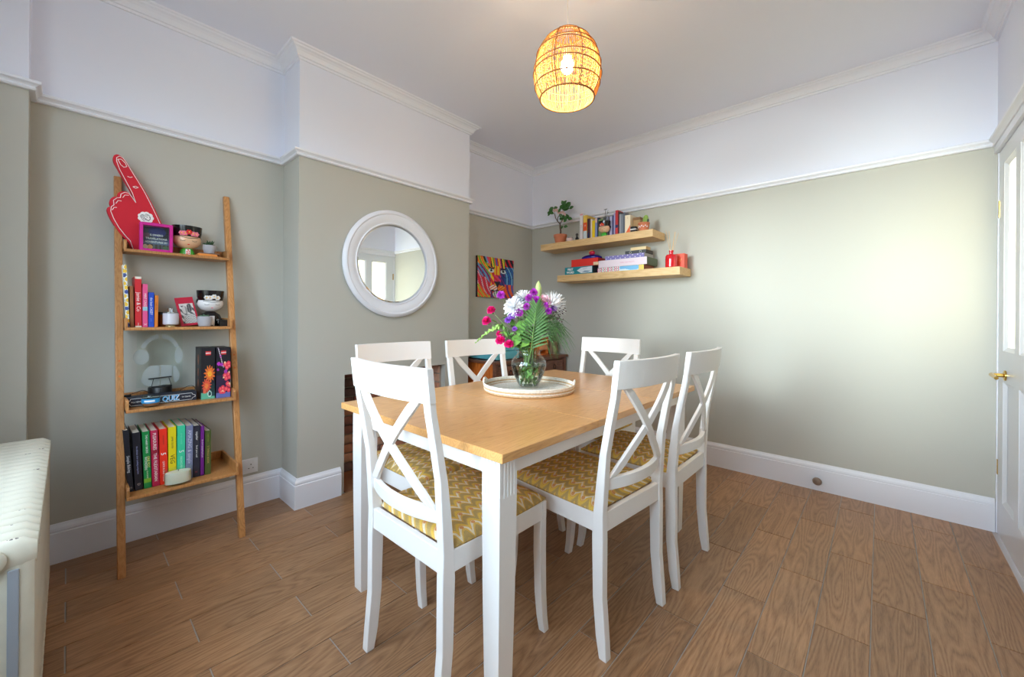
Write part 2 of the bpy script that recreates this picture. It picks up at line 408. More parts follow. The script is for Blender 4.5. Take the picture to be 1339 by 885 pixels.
for k in range(-18, 4):
    x0 = -0.02 + PW * k; x1 = x0 + PW
    ph = 0.3175 if k % 2 == 0 else 0.0
    j = -2
    while True:
        y0 = ph + PL * j; y1 = y0 + PL; j += 1
        if y0 > YR: break
        a, b = max(x0 + G, XL), min(x1 - G, XD); c, d = max(y0 + G, Y0), min(y1 - G, YR)
        if a < XP and c < YP: c = YP if d > YP else d
        if b <= XB + 0.003:
            tile(a, b, c, min(d, YB)); tile(a, b, max(c, YB2), d)
        else: tile(a, b, c, d)

# fireplace opening lined with bricks
BR = [mat('brick_%d' % i, c, 0.9, bump=0.6, bscale=70, var=0.25, vscale=18) for i, c in enumerate([(160, 98, 76), (134, 92, 80), (180, 126, 100), (112, 88, 84), (188, 146, 122)])]
MORT = mat('mortar', (160, 144, 130), 0.95, bump=0.5, bscale=90)
MB().box(XBK - 0.03, XBK, FY0, FY1, 0, FZ).box(XBK, XB - 0.05, FY1 - 0.012, FY1, 0, FZ).box(XBK, XB - 0.05, FY0, FY0 + 0.012, 0, FZ).build('mortar_bed', MORT, breast)
MB().box(XBK, XB, FY0 + 0.012, FY1 - 0.012, -0.003, 0.004).build('hearth', mat('terracotta_hearth', (138, 92, 62), 0.7, bump=0.3, var=0.2), breast)
random.seed(4)
bm_cache = {}
def brick(x0, x1, y0, y1, z0, z1):
    key = (round(x1 - x0, 3), round(y1 - y0, 3), round(z1 - z0, 3), random.randrange(5))
    if key not in bm_cache:
        a, b, c = key[0] / 2, key[1] / 2, key[2] / 2
        bm_cache[key] = MB().box(-a, a, -b, b, -c, c).mesh('brick', BR[key[3]])
    o = bpy.data.objects.new('brick', bm_cache[key]); COL.objects.link(o); o.parent = breast
    o.location = ((x0 + x1) / 2 + random.uniform(-0.004, 0.004), (y0 + y1) / 2, (z0 + z1) / 2)
    fin(o, bevel=0.003, seg=1)
for r in range(11):
    z0 = 0.008 + r * 0.0685; z1 = min(z0 + 0.0585, FZ - 0.002)
    off = 0 if r % 2 else -0.105
    y = FY0 + off + 0.014
    while y < FY1 - 0.03:
        a, b = max(y, FY0 + 0.014), min(y + 0.205, FY1 - 0.03)
        if b - a > 0.03: brick(XBK, XBK + 0.02, a, b, z0, z1)
        y += 0.215
    x = XBK + 0.024 + (0 if r % 2 else -0.1)
    while x < XB - 0.06:
        a, b = max(x, XBK + 0.024), min(x + 0.205, XB - 0.052)
        if b - a > 0.03: brick(a, b, FY1 - 0.026, FY1 - 0.008, z0, z1)
        x += 0.215

# door in the right-hand wall
fr = MB(); fr.box(XD - 0.012, XD + T, DY0 - 0.10, DY0 - 0.004, 0, DZ + 0.044); fr.box(XD - 0.012, XD + T, DY0 - 0.004, YR, DZ + 0.004, DZ + 0.044)
fr.box(XD, XD + T, DY1 + 0.003, YR, 0, DZ + 0.004)
fr.build('trim_3', WHITE, kind='structure', bevel=0.002)
DOORW = mat('door_white_paint', (224, 226, 232), 0.3)
dr = MB(); dx0, dx1 = XD + 0.004, XD + 0.044
A1, A2 = (3.02, 3.262), (2.69, 2.932)
for y0, y1 in ((DY0, A2[0]), (A2[1], A1[0]), (A1[1], DY1)): dr.box(dx0, dx1, y0, y1, 0.008, DZ)
for a, b in (A1, A2):
    for z0, z1 in ((0.008, 0.20), (0.83, 0.99), (1.965, DZ)): dr.box(dx0, dx1, a, b, z0, z1)
door = dr.build('door_1', DOORW, kind='structure')
PANE = None
t = NT('obscured_glass'); t.n.remove(t.b)
tl = t.new('ShaderNodeBsdfTranslucent'); tl.inputs[0].default_value = (0.85, 0.79, 0.60, 1)
gl = t.new('ShaderNodeBsdfGlossy'); gl.inputs['Roughness'].default_value = 0.25
mx = t.new('ShaderNodeMixShader'); mx.inputs[0].default_value = 0.06
t.link(tl.outputs[0], mx.inputs[1]); t.link(gl.outputs[0], mx.inputs[2]); t.link(mx.outputs[0], t.out.inputs[0]); PANE = t.m
for a, b in (A1, A2):
    MB().box(dx0 + 0.018, dx0 + 0.022, a, b, 0.99, 1.965).build('glass_pane', PANE, door)
    MB().box(dx0 + 0.014, dx0 + 0.026, a, b, 0.20, 0.83).build('panel', DOORW, door)
    for z0, z1 in ((0.20, 0.83), (0.99, 1.965)):
        m = MB(); e = 0.02; q = [(a, z0), (b, z0), (b, z1), (a, z1)]; p = [(a + e, z0 + e), (b - e, z0 + e), (b - e, z1 - e), (a + e, z1 - e)]
        vs = [(dx0 + 0.001, y, z) for y, z in q] + [(dx0 + 0.013, y, z) for y, z in p] + [(dx0 + 0.016, y, z) for y, z in q]
        fs = []
        for i in range(4):
            j = (i + 1) % 4; fs += [(i, j, 4 + j, 4 + i), (4 + i, 4 + j, 8 + j, 8 + i), (i, 8 + i, 8 + j, j)]
        m.add(vs, fs).build('moulding', DOORW, door)
hd = MB(); hy, hz = 3.20, 0.868
hd.lathe([(0.0, 0), (0.026, 0), (0.026, 0.006), (0.010, 0.010), (0.009, 0.045)], 20, M=Matrix.Translation((dx0, hy, hz)) @ Matrix.Rotation(math.radians(-90), 4, 'Y'))
hd.tube([(dx0 - 0.045, hy + 0.008, hz), (dx0 - 0.048, hy - 0.03, hz), (dx0 - 0.048, hy - 0.125, hz - 0.004)], [0.011, 0.009, 0.008], 10)
hd.build('door_handle', BRASS, door, smooth=True)
MB().box(dx0 - 0.003, dx0 + 0.004, DY1 - 0.016, DY1, 1.70, 1.79).build('hinge', BRASS, door)
MB().box(dx0 - 0.003, dx0 + 0.004, DY1 - 0.016, DY1, 0.32, 0.40).build('hinge', BRASS, door)
# ------------------------------------------------------------------ dining table
TX0, TX1, TY0, TY1, TH = -1.69, -0.745, 0.784, 2.300, 0.78
tc = ((TX0 + TX1) / 2, (TY0 + TY1) / 2)
OAKE = wood('oak_edge', (150, 96, 46), (190, 132, 74), (208, 152, 92), axis=(1, 1, 14), rings=9, rough=0.35, nscale=3, rnd=False, fine=0.5, bump=0.05)
table = thing('dining_table', 'long dining table with orange oak top on white fluted legs', 'table', (tc[0], tc[1], 0))
hx, hy_ = (TX1 - TX0) / 2, (TY1 - TY0) / 2
top = MB()
cuts = [-hy_, -0.262, 0.262, hy_]
for i in range(3):
    g0 = 0.0006 if i > 0 else 0; g1 = 0.0006 if i < 2 else 0
    top = MB(); top.box(-hx, hx, cuts[i] + g0, cuts[i + 1] - g1, TH - 0.026, TH)
    top.build('tabletop_leaf', OAK, table, bevel=0.0015, seg=1)
ap = MB(); za0, za1 = 0.69, TH - 0.0262; ox, oy = hx - 0.052, hy_ - 0.045
ap.box(-ox + 0.03, ox - 0.03, -oy, -oy + 0.02, za0, za1); ap.box(-ox + 0.03, ox - 0.03, oy - 0.02, oy, za0, za1)
ap.box(-ox, -ox + 0.02, -oy + 0.03, oy - 0.03, za0, za1); ap.box(ox - 0.02, ox, -oy + 0.03, oy - 0.03, za0, za1)
ap.build('apron', CHAIRW, table, bevel=0.001, seg=1)
def leg_mesh():
    # square leg with four shallow flutes near the top of each face, tapering to the floor
    m = MB(); a = 0.036; b = 0.0275
    prof = []
    for k in range(4):
        R = Matrix.Rotation(k * math.pi / 2, 2)
        pts = [(-a, -a)]
        for c in (-0.021, -0.007, 0.007, 0.021): pts += [(c - 0.0045, -a), (c - 0.002, -a + 0.0035), (c + 0.002, -a + 0.0035), (c + 0.0045, -a)]
        prof += [tuple(R @ Vector(p)) for p in pts]
    def flat(s, keep=False):
        out = []
        for i, (x, y) in enumerate(prof):
            q = [max(-a, min(a, c)) for c in (x, y)]
            k = i // 17
            v = list(q)
            ax_ = 1 if k in (0, 2) else 0
            if i % 17: v[ax_] = math.copysign(a, v[ax_])
            out.append((v[0] * s, v[1] * s))
        return out
    n = len(prof); vs = []; zs = [(za1, prof), (0.640, prof), (0.632, flat(1.0)), (0.35, flat(0.93)), (0.0, flat(b / a))]
    for z, P in zs: vs += [(x, y, z) for x, y in P]
    fs = [tuple(range(n)), tuple(range((len(zs) - 1) * n, len(zs) * n))[::-1]]
    for j in range(len(zs) - 1): fs += [(j * n + i, (j + 1) * n + i, (j + 1) * n + (i + 1) % n, j * n + (i + 1) % n) for i in range(n)]
    return m.add(vs, fs).mesh('leg', CHAIRW)
lm = leg_mesh()
for sx in (-1, 1):
    for sy in (-1, 1):
        o = bpy.data.objects.new('leg', lm); COL.objects.link(o); o.parent = table
        o.location = (sx * (hx - 0.076), sy * (hy_ - 0.069), 0)

# ------------------------------------------------------------------ dining chairs
def fabric():
    t = NT('retro_scallop_fabric'); b = t.b; b.inputs['Roughness'].default_value = 0.85; b.inputs['Specular IOR Level'].default_value = 0.2
    tc_ = t.new('ShaderNodeTexCoord'); sp = t.new('ShaderNodeSeparateXYZ'); t.link(tc_.outputs['Object'], sp.inputs[0])
    x, y = sp.outputs[0], sp.outputs[1]
    # wavy bands running front to back across the seat, each swung sideways by a sharp-ish wave
    P, Q = 0.060, 0.046
    ph = t.math('MULTIPLY', y, math.pi / Q)
    sw = t.math('SUBTRACT', t.math('ABSOLUTE', t.math('SINE', ph)), 0.5)
    u = t.math('ADD', t.math('DIVIDE', x, P), t.math('MULTIPLY', sw, 0.50))
    f = t.math('FRACT', t.math('ADD', u, 50.0))
    base = t.ramp(f, [(0.0, rgb(230, 216, 186)), (0.22, rgb(220, 178, 92)), (0.36, rgb(186, 156, 98)), (0.66, rgb(204, 168, 98)), (0.74, rgb(226, 186, 84)), (0.92, rgb(222, 170, 90))], True)
    fy = t.math('SUBTRACT', t.math('FRACT', t.math('ADD', t.math('DIVIDE', y, Q), 50.0)), 0.5)
    fx = t.math('SUBTRACT', t.math('FRACT', t.math('ADD', t.math('DIVIDE', x, P), 50.62)), 0.5)
    d = t.math('SQRT', t.math('ADD', t.math('POWER', t.math('MULTIPLY', fx, P / Q), 2.0), t.math('POWER', fy, 2.0)))
    dot = t.ramp(d, [(0.0, (1, 1, 1, 1)), (0.15, (0, 0, 0, 1))], True)
    m2 = t.new('ShaderNodeMix', data_type='RGBA'); t.link(dot, m2.inputs[0]); t.link(base, m2.inputs[6]); m2.inputs[7].default_value = rgb(216, 152, 96)
    wv = t.new('ShaderNodeTexNoise'); wv.inputs['Scale'].default_value = 350; t.link(tc_.outputs['Object'], wv.inputs['Vector'])
    hs = t.new('ShaderNodeHueSaturation'); t.link(m2.outputs[2], hs.inputs['Color']); t.link(t.math('ADD', t.math('MULTIPLY', wv.outputs[0], 0.5), 0.72), hs.inputs['Value'])
    t.link(hs.outputs[0], b.inputs['Base Color'])
    bp = t.new('ShaderNodeBump'); bp.inputs['Strength'].default_value = 0.4; bp.inputs['Distance'].default_value = 0.001
    t.link(wv.outputs[0], bp.inputs['Height']); t.link(bp.outputs[0], b.inputs['Normal'])
    return t.m
FAB = fabric()
HC = 1.008
OUT = [(0, 0.0), (0.07, 0.005), (0.2, 0.016), (0.4, 0.016), (0.48, 0.018), (0.6, 0.011), (0.69, 0.005), (0.79, -0.013), (0.885, -0.031), (HC, -0.045)]
INN = [(0, 0.029), (0.07, 0.043), (0.2, 0.056), (0.4, 0.061), (0.48, 0.057), (0.6, 0.044), (0.69, 0.032), (0.79, 0.012), (0.885, -0.008), (HC, -0.024)]
def interp(T_, z):
    for (a, b), (c, d) in zip(T_, T_[1:]):
        if z <= c: return b + (d - b) * (z - a) / (c - a)
    return T_[-1][1]
def make_chair(label):
    c = thing('dining_chair', label, 'chair', (0, 0, 0), 0, 'white cross-back chairs around the table')
    W2 = 0.21; ts = 0.030
    poly = [(interp(OUT, z), z) for z in [0, 0.03, 0.07, 0.13, 0.2, 0.3, 0.4, 0.48, 0.54, 0.6, 0.69, 0.79, 0.885, 0.912]] + \
           [(interp(INN, z), z) for z in [0.912, 0.885, 0.79, 0.69, 0.6, 0.54, 0.48, 0.4, 0.3, 0.2, 0.13, 0.07, 0.03, 0]]
    for s in (-1, 1):
        m = MB(); x0, x1 = sorted((s * W2, s * (W2 - ts))); m.prism(poly, x0, x1, 'yz')
        m.build('leg', CHAIRW, c, bevel=0.003, seg=2)
    for s in (-1, 1):
        m = MB(); xo = s * W2; a = 0.034
        vs = []; zs = [(0.418, 0, a), (0.30, 0.0, a), (0.15, 0.003, a * 0.94), (0.06, 0.010, a * 0.87), (0, 0.020, a * 0.80)]
        for z, dy, q in zs:
            y1 = 0.488 + dy
            x0, x1 = sorted((xo, xo - s * q)); vs += [(x0, y1 - q, z), (x1, y1 - q, z), (x1, y1, z), (x0, y1, z)]
        fs = [(0, 1, 2, 3), (16, 19, 18, 17)]
        for j in range(4): fs += [(4 * j + i, 4 * j + 4 + i, 4 * j + 4 + (i + 1) % 4, 4 * j + (i + 1) % 4) for i in range(4)]
        m.add(vs, fs).build('leg', CHAIRW, c, bevel=0.003, seg=2)
    m = MB(); z0, z1 = 0.418, 0.482
    m.box(-W2 + ts, W2 - ts, 0.022, 0.042, z0, z1 + 0.004); m.box(-W2, W2, 0.466, 0.488, z0, z1)
    m.box(-W2 + 0.001, -W2 + 0.022, 0.050, 0.466, z0, z1); m.box(W2 - 0.022, W2 - 0.001, 0.050, 0.466, z0, z1)
    m.build('seat_frame', CHAIRW, c, bevel=0.002)
    # domed cushion with rounded corners
    m = MB(); nx, ny = 16, 16; hx2, y0, y1 = 0.212, 0.046, 0.496; yc = (y0 + y1) / 2; hy2 = (y1 - y0) / 2
    vs = []; fs = []
    for j in range(ny + 1):
        for i in range(nx + 1):
            u = 2 * i / nx - 1; v = 2 * j / ny - 1
            d = max(abs(u), abs(v)); sq = 1 - 0.03 * (abs(u * v)) ** 3
            e = (1 - max(0, (abs(u) - 0.8) / 0.2) ** 2.2) * (1 - max(0, (abs(v) - 0.8) / 0.2) ** 2.2)
            vs.append((u * hx2 * sq, yc + v * hy2 * sq, 0.489 + 0.021 * max(0, e) ** 0.6 + 0.010 * (1 - u * u) * (1 - v * v)))
    N = nx + 1
    for j in range(ny):
        for i in range(nx): fs.append((j * N + i, j * N + i + 1, (j + 1) * N + i + 1, (j + 1) * N + i))
    edge = [i for i in range(N)] + [j * N + nx for j in range(1, N)] + [ny * N + i for i in range(nx - 1, -1, -1)] + [j * N for j in range(ny - 1, 0, -1)]
    o_ = len(vs); vs += [(vs[i][0] * 0.985, yc + (vs[i][1] - yc) * 0.985, 0.4825) for i in edge]; n = len(edge)
    for k in range(n): fs.append((edge[k], o_ + k, o_ + (k + 1) % n, edge[(k + 1) % n]))
    fs.append(tuple(range(o_, o_ + n)))
    m.add(vs, fs).build('seat_cushion', FAB, c, smooth='all')
    # bowed rails
    def bowed(zs, half, th, sag, name, yfun, seg=14):
        m = MB(); vs = []; fs = []
        for i in range(seg + 1):
            x = -half + 2 * half * i / seg; bow = -sag * (1 - (x / half) ** 2)
            for z in zs:
                y = yfun(z) + bow; vs += [(x, y, z), (x, y + th, z)]
        k = 2 * len(zs)
        for i in range(seg):
            a = i * k; b = a + k
            for j in range(len(zs) - 1):
                fs += [(a + 2 * j, b + 2 * j, b + 2 * j + 2, a + 2 * j + 2), (a + 2 * j + 1, a + 2 * j + 3, b + 2 * j + 3, b + 2 * j + 1)]
            fs += [(a, a + 1, b + 1, b), (a + k - 2, b + k - 2, b + k - 1, a + k - 1)]
        fs += [(0, 2, 3, 1), (seg * k, seg * k + 1, seg * k + 3, seg * k + 2)]
        m.add(vs, fs).build(name, CHAIRW, c, bevel=0.002)
    bowed([0.912, HC], 0.2145, 0.022, 0.030, 'top_rail', lambda z: interp(OUT, z) - 0.002)
    bowed([0.558, 0.600], W2 - ts + 0.002, 0.020, 0.036, 'lower_rail', lambda z: interp(OUT, z) + 0.010)
    for s in (-1, 1):
        m = MB(); vs = []; fs = []; seg = 12; x0, x1 = s * 0.160, -s * 0.150; z0, z1 = 0.599, 0.914
        for i in range(seg + 1):
            f = i / seg; x = x0 + (x1 - x0) * f; z = z0 + (z1 - z0) * f
            y = interp(OUT, z) + 0.010 - 0.036 * (1 - (x / 0.19) ** 2) + (0.0 if s > 0 else 0.0015)
            w = 0.0155
            dx, dz = (x1 - x0), (z1 - z0); L = math.hypot(dx, dz); nx_, nz_ = -dz / L * w, dx / L * w
            p = [(x + nx_, z + nz_), (x - nx_, z - nz_)]
            if i == 0: p = [(x + 0.018, z0), (x - 0.018, z0)] if nx_ > 0 else [(x - 0.018, z0), (x + 0.018, z0)]
            if i == seg: p = [(x + 0.018, z1), (x - 0.018, z1)] if nx_ > 0 else [(x - 0.018, z1), (x + 0.018, z1)]
            for a, b in p: vs += [(a, y, b), (a, y + 0.013, b)]
        for i in range(seg):
            a = 4 * i; b = a + 4
            fs += [(a, b, b + 2, a + 2), (a + 1, a + 3, b + 3, b + 1), (a, a + 1, b + 1, b), (a + 2, b + 2, b + 3, a + 3)]
        fs += [(0, 2, 3, 1), (4 * seg, 4 * seg + 1, 4 * seg + 3, 4 * seg + 2)]
        m.add(vs, fs).build('cross_slat', CHAIRW, c, bevel=0.0015, seg=1)
    return c
chair = make_chair('white cross-back chair at the near end of the table, its back to the camera')
index_kids()
rd = math.radians
for loc, rot, lab in [((-0.648, 1.416, 0), rd(85), 'white cross-back chair on the right of the table, the nearer of the two'),
                      ((-0.62, 1.942, 0), rd(90), 'white cross-back chair on the right of the table, the farther, before the shelf wall skirting'),
                      ((-1.83, 1.150, 0), rd(-90), 'white cross-back chair on the fireplace side, pushed in nearest the camera'),
                      ((-1.775, 1.665, 0), rd(-97), 'white cross-back chair on the fireplace side, in front of the sideboard'),
                      ((-1.345, 2.425, 0), rd(180), 'white cross-back chair at the far end of the table under the shelves')]:
    copy_thing(chair, loc, rot, lab)
chair.location = (-1.105, 0.69, 0)

# ------------------------------------------------------------------ radiator
RADM = mat('cream_radiator_enamel', (204, 200, 184), 0.4, bump=0.25, bscale=55, var=0.06, vscale=14)
CHIP = mat('chipped_dark_paint', (92, 78, 84), 0.8)
rad = thing('column_radiator', 'old cream cast-iron column radiator with chipped paint at the left edge', 'radiator', (-1.95, -0.147, 0))
def section_mesh():
    m = MB(); hx_ = 0.0235
    # plate seen along x: outline in y-z with two tall slots between three columns
    def ring_col(y0, y1):
        yc, r = (y0 + y1) / 2, (y1 - y0) / 2
        vs = []; fs = []; zs = [(0.14, 1), (0.60, 1)]; n = 12
        for z, q in zs:
            for k in range(n):
                a = 2 * math.pi * k / n; ca, sa = math.cos(a), math.sin(a)
                vs.append((math.copysign(abs(ca) ** 0.6, ca) * 0.0205, yc + math.copysign(abs(sa) ** 0.7, sa) * r, z))
        fs = [(k, (k + 1) % n, n + (k + 1) % n, n + k) for k in range(n)]
        m.add(vs, fs)
    for a, b in ((-0.103, -0.048), (-0.030, 0.030), (0.048, 0.103)): ring_col(a, b)
    def header(z0, z1, y):
        # rounded in x (crest), full depth in y
        vs = []; fs = []; n = 16; sl = 11
        for i in range(sl):
            f = i / (sl - 1) * 2 - 1; yy = f * y; sc_ = max(0.02, 1 - abs(f) ** 14) ** 0.5
            for k in range(n):
                a = 2 * math.pi * k / n; ca, sa = math.cos(a), math.sin(a)
                zc, hz2 = (z0 + z1) / 2, (z1 - z0) / 2
                vs.append((ca * 0.0226 * (0.6 + 0.4 * sc_), yy, zc + sa * hz2 * (0.55 + 0.45 * sc_)))
        for i in range(sl - 1): fs += [(i * n + k, i * n + (k + 1) % n, (i + 1) * n + (k + 1) % n, (i + 1) * n + k) for k in range(n)]
        fs += [tuple(range(n))[::-1], tuple(range((sl - 1) * n, sl * n))]
        m.add(vs, fs)
    header(0.575, 0.652, 0.104); header(0.09, 0.155, 0.104)
    return m.mesh('section', RADM, True)
sm = section_mesh(); NS = 23; P0 = 0.0482
for i in range(NS):
    o = bpy.data.objects.new('section', sm); COL.objects.link(o); o.parent = rad; o.location = (0.538 - i * P0, 0, 0)
for x in (0.538 - P0 * 0, 0.538 - P0 * (NS - 1)):
    for q in (-0.0775, 0.0775): MB().box(x - 0.02, x + 0.02, q - 0.0175, q + 0.0175, 0, 0.10).build('foot', RADM, rad, bevel=0.006)
MB().lathe([(0.026, 0), (0.026, 0.006), (0.020, 0.010), (0.012, 0.011), (0.0, 0.011)], 24, M=Matrix.Translation((0.561, 0.036, 0.618)) @ Matrix.Rotation(rd(90), 4, 'Y')).build('end_plug', RADM, rad, smooth=True)
# grey strip on the end section, its colour standing in for a shaded slot
SLOT = mat('slot_shade_grey', (150, 158, 168), 0.5)
MB().box(0.5585, 0.5625, 0.062, 0.079, 0.17, 0.592).build('end_strip', SLOT, rad, bevel=0.003, label='narrow grey strip coloured as a shaded slot')
random.seed(9)
ch = MB()
for x, y, s in ((0.535, 0.075, 0.010), (0.538, 0.062, 0.006), (0.44, 0.066, 0.007), (0.40, 0.058, 0.004), (0.34, 0.072, 0.005), (-0.02, 0.085, 0.008), (-0.3, 0.06, 0.01), (-0.33, 0.085, 0.006), (0.10, 0.03, 0.006)):
    xx = 0.538 - round((0.538 - x) / P0) * P0
    for k in range(5):
        a, b = random.uniform(-s, s) * 0.5, random.uniform(-s, s)
        q = random.uniform(0.25, 0.6) * s
        ch.ball((xx + a * 0.4, y + b, 0.6508 - abs(a) * 0.1), (q * 0.6, q * 0.8, 0.0012), 7, 4)
ch.build('paint_chips', CHIP, rad, kind='stuff')

# ------------------------------------------------------------------ round mirror
mir = thing('round_mirror', 'round mirror in a wide white moulded frame on the chimney breast', 'mirror', (XB, 1.552, 1.512), (0, rd(90), 0))
MR = 0.372
MB().lathe([(MR - 0.012, 0.0), (MR, 0.008), (MR + 0.002, 0.022), (MR - 0.012, 0.036), (MR - 0.022, 0.038), (MR - 0.030, 0.032), (MR - 0.05, 0.034), (MR - 0.070, 0.026), (MR - 0.084, 0.022), (MR - 0.090, 0.026), (MR - 0.096, 0.022), (MR - 0.098, 0.012), (MR - 0.098, 0.0)], 72).build('frame', WHITE, mir, smooth=True)
t = NT('mirror_glass'); t.b.inputs['Base Color'].default_value = (0.93, 0.95, 0.93, 1); t.b.inputs['Metallic'].default_value = 1; t.b.inputs['Roughness'].default_value = 0.0
MB().lathe([(MR - 0.0985, 0.004), (MR - 0.0985, 0.009), (MR - 0.108, 0.012), (0.0, 0.012)], 72).build('mirror_glass', t.m, mir)

# ------------------------------------------------------------------ woven pendant lamp
LX, LY = -1.036, 1.491
lamp = thing('pendant_lamp', 'egg-shaped woven straw pendant lamp hanging from the ceiling, lit', 'lamp', (LX, LY, 0))
STRAW = leafmat('woven_straw', (218, 166, 88), 0.7); STRAWD = mat('straw_hoop', (150, 98, 50), 0.7)
SH = [(0.117, 2.120), (0.133, 2.150), (0.144, 2.185), (0.148, 2.220), (0.146, 2.255), (0.139, 2.290), (0.127, 2.325), (0.110, 2.355), (0.088, 2.382), (0.060, 2.402), (0.030, 2.414)]
def shr(z):
    for (a, b), (c, d) in zip(SH, SH[1:]):
        if z <= d: return a + (c - a) * (z - b) / (d - b)
    return SH[-1][0]
st = MB(); random.seed(3)
NSs = 118
for k in range(NSs):
    a = 2 * math.pi * k / NSs + random.uniform(-0.012, 0.012)
    pts = []
    for i, (r, z) in enumerate(SH):
        if r < 0.05 and k % 3: break
        if r < 0.09 and k % 2: break
        aa = a + 0.012 * math.sin(z * 60 + k); pts.append((math.cos(aa) * r, math.sin(aa) * r, z))
    st.tube(pts, random.uniform(0.0013, 0.0020), 4, caps=False)
st.build('strands', STRAW, lamp, kind='stuff', smooth='all')
for z, tilt in ((2.120, 0), (2.175, 0.03), (2.222, -0.04), (2.262, 0.05), (2.305, -0.05), (2.335, 0.04), (2.368, 0), (2.402, 0)):
    MB().ring(shr(z) + 0.002, 0.0028 if z > 2.13 else 0.0038, 0, 56, 6, M=Matrix.Translation((0, 0, z)) @ Matrix.Rotation(tilt * 1.2, 4, 'X')).build('hoop', STRAWD, lamp, smooth='all')
for k in range(8):
    a = 2 * math.pi * k / 8 + 0.25
    MB().tube([(math.cos(a) * (r + 0.002), math.sin(a) * (r + 0.002), z) for r, z in SH], 0.0024, 6).build('rib', STRAWD, lamp, smooth='all')
MB().tube([(0, 0, 2.33), (0, 0, ZC)], 0.0016, 6).build('cord', mat('pale_cord', (222, 214, 206), 0.6), lamp)
MB().lathe([(0.0, ZC - 0.03), (0.012, ZC - 0.028), (0.045, ZC - 0.006), (0.048, ZC)], 24).build('ceiling_rose', WHITE, lamp, smooth=True)
MB().lathe([(0.0, 2.345), (0.012, 2.343), (0.019, 2.33), (0.019, 2.302), (0.0, 2.302)], 16).build('lamp_holder', WHITE, lamp, smooth=True)
MB().lathe([(0.0, 2.232), (0.016, 2.236), (0.027, 2.250), (0.030, 2.266), (0.026, 2.283), (0.016, 2.296), (0.013, 2.302)], 20).build('bulb', emit('lit_bulb', (255, 236, 200), 60.0), lamp, smooth='all')
bl = bpy.data.lights.new('bulb_light', 'POINT'); bl.energy = 5; bl.color = (1.0, 0.76, 0.45); bl.shadow_soft_size = 0.03
blo = bpy.data.objects.new('bulb_light', bl); COL.objects.link(blo); blo.location = (LX, LY, 2.215)

# ------------------------------------------------------------------ sideboard in the far alcove and what stands on it
SBD = wood('reddish_brown_wood', (70, 40, 30), (112, 68, 50), (140, 92, 68), axis=(8, 1, 8), rings=10, rough=0.35, rnd=False, fine=0.6)
SBO = wood('orange_varnished_wood', (150, 72, 22), (204, 104, 36), (226, 134, 60), axis=(8, 8, 1), rings=8, rough=0.35, rnd=False, fine=0.6)
DK = mat('dark_iron', (42, 38, 36), 0.5, metal=0.6)
sx0, sx1, sy0, sy1, sz = -2.75, -2.335, 2.365, 3.372, 0.775
sb = thing('wooden_sideboard', 'old reddish-brown wooden sideboard with ring-pull drawers in the corner alcove', 'sideboard', ((sx0 + sx1) / 2, (sy0 + sy1) / 2, 0))
ax, ay = (sx1 - sx0) / 2, (sy1 - sy0) / 2
m = MB()
for x in (-ax, ax - 0.03):
    for y in (-ay, ay - 0.03): m.box(x, x + 0.03, y, y + 0.03, 0, sz - 0.022)
m.box(-ax + 0.03, ax - 0.03, ay - 0.02, ay - 0.008, 0.10, sz - 0.022); m.box(-ax + 0.005, -ax + 0.015, -ay + 0.03, ay - 0.03, 0.10, sz - 0.022)
m.box(-ax + 0.03, ax - 0.02, -ay + 0.03, ay - 0.03, 0.10, 0.12)
m.box(ax - 0.03, ax - 0.004, -ay + 0.03, ay - 0.03, sz - 0.04, sz - 0.022); m.box(ax - 0.03, ax - 0.004, -ay + 0.03, ay - 0.03, 0.585, 0.60); m.box(ax - 0.03, ax - 0.004, -ay + 0.03, ay - 0.03, 0.10, 0.13)
m.build('carcass', SBD, sb, bevel=0.002)
MB().box(-ax - 0.012, ax + 0.018, -ay - 0.018, ay + 0.012, sz - 0.022, sz).build('top', SBD, sb, bevel=0.004)
MB().box(-ax + 0.03, ax - 0.03, -ay + 0.006, -ay + 0.018, 0.10, sz - 0.022).build('side_panel', SBO, sb, label='orange varnished side panel')
for k in range(3):
    y0 = -ay + 0.035 + k * 0.314; d = MB().box(ax - 0.028, ax + 0.001, y0, y0 + 0.300, 0.606, sz - 0.046).build('drawer', SBD, sb, bevel=0.002)
    h = MB().ring(0.020, 0.0028, 0, 24, 6, M=Matrix.Translation((ax + 0.007, y0 + 0.15, 0.665)) @ Matrix.Rotation(rd(90), 4, 'Y'))
    h.ball((ax + 0.004, y0 + 0.15, 0.686), 0.006, 8, 6); h.build('ring_pull', DK, d, smooth='all')
    MB().box(ax - 0.028, ax - 0.004, y0, y0 + 0.300, 0.136, 0.580).build('door', SBD, sb, bevel=0.002)
TEAL = mat('turquoise_leatherette', (96, 178, 190), 0.45)
rp = thing('record_player', 'turquoise suitcase record player on the left end of the sideboard', 'record player', (-2.54, 2.56, sz))
MB().box(-0.17, 0.17, -0.145, 0.145, 0.006, 0.075).build('case', TEAL, rp, bevel=0.006)
MB().box(-0.171, 0.171, -0.146, 0.146, 0.0, 0.008).build('base_trim', BLACK, rp)
MB().box(-0.17, 0.17, -0.145, 0.145, 0.077, 0.13).build('lid', TEAL, rp, bevel=0.006)
sp_ = thing('table_speaker', 'small dark speaker beside the turquoise case on the sideboard', 'speaker', (-2.44, 2.80, sz))
MB().box(-0.05, 0.05, -0.045, 0.045, 0.0, 0.10).build('case', mat('charcoal', (52, 58, 62), 0.5), sp_, bevel=0.004)
MB().lathe([(0.0, 0), (0.02, 0.003), (0.03, 0.0)], 20, M=Matrix.Translation((0.0505, 0, 0.05)) @ Matrix.Rotation(rd(90), 4, 'Y')).build('cone', mat('grey_cloth', (120, 130, 132), 0.8), sp_, smooth=True)
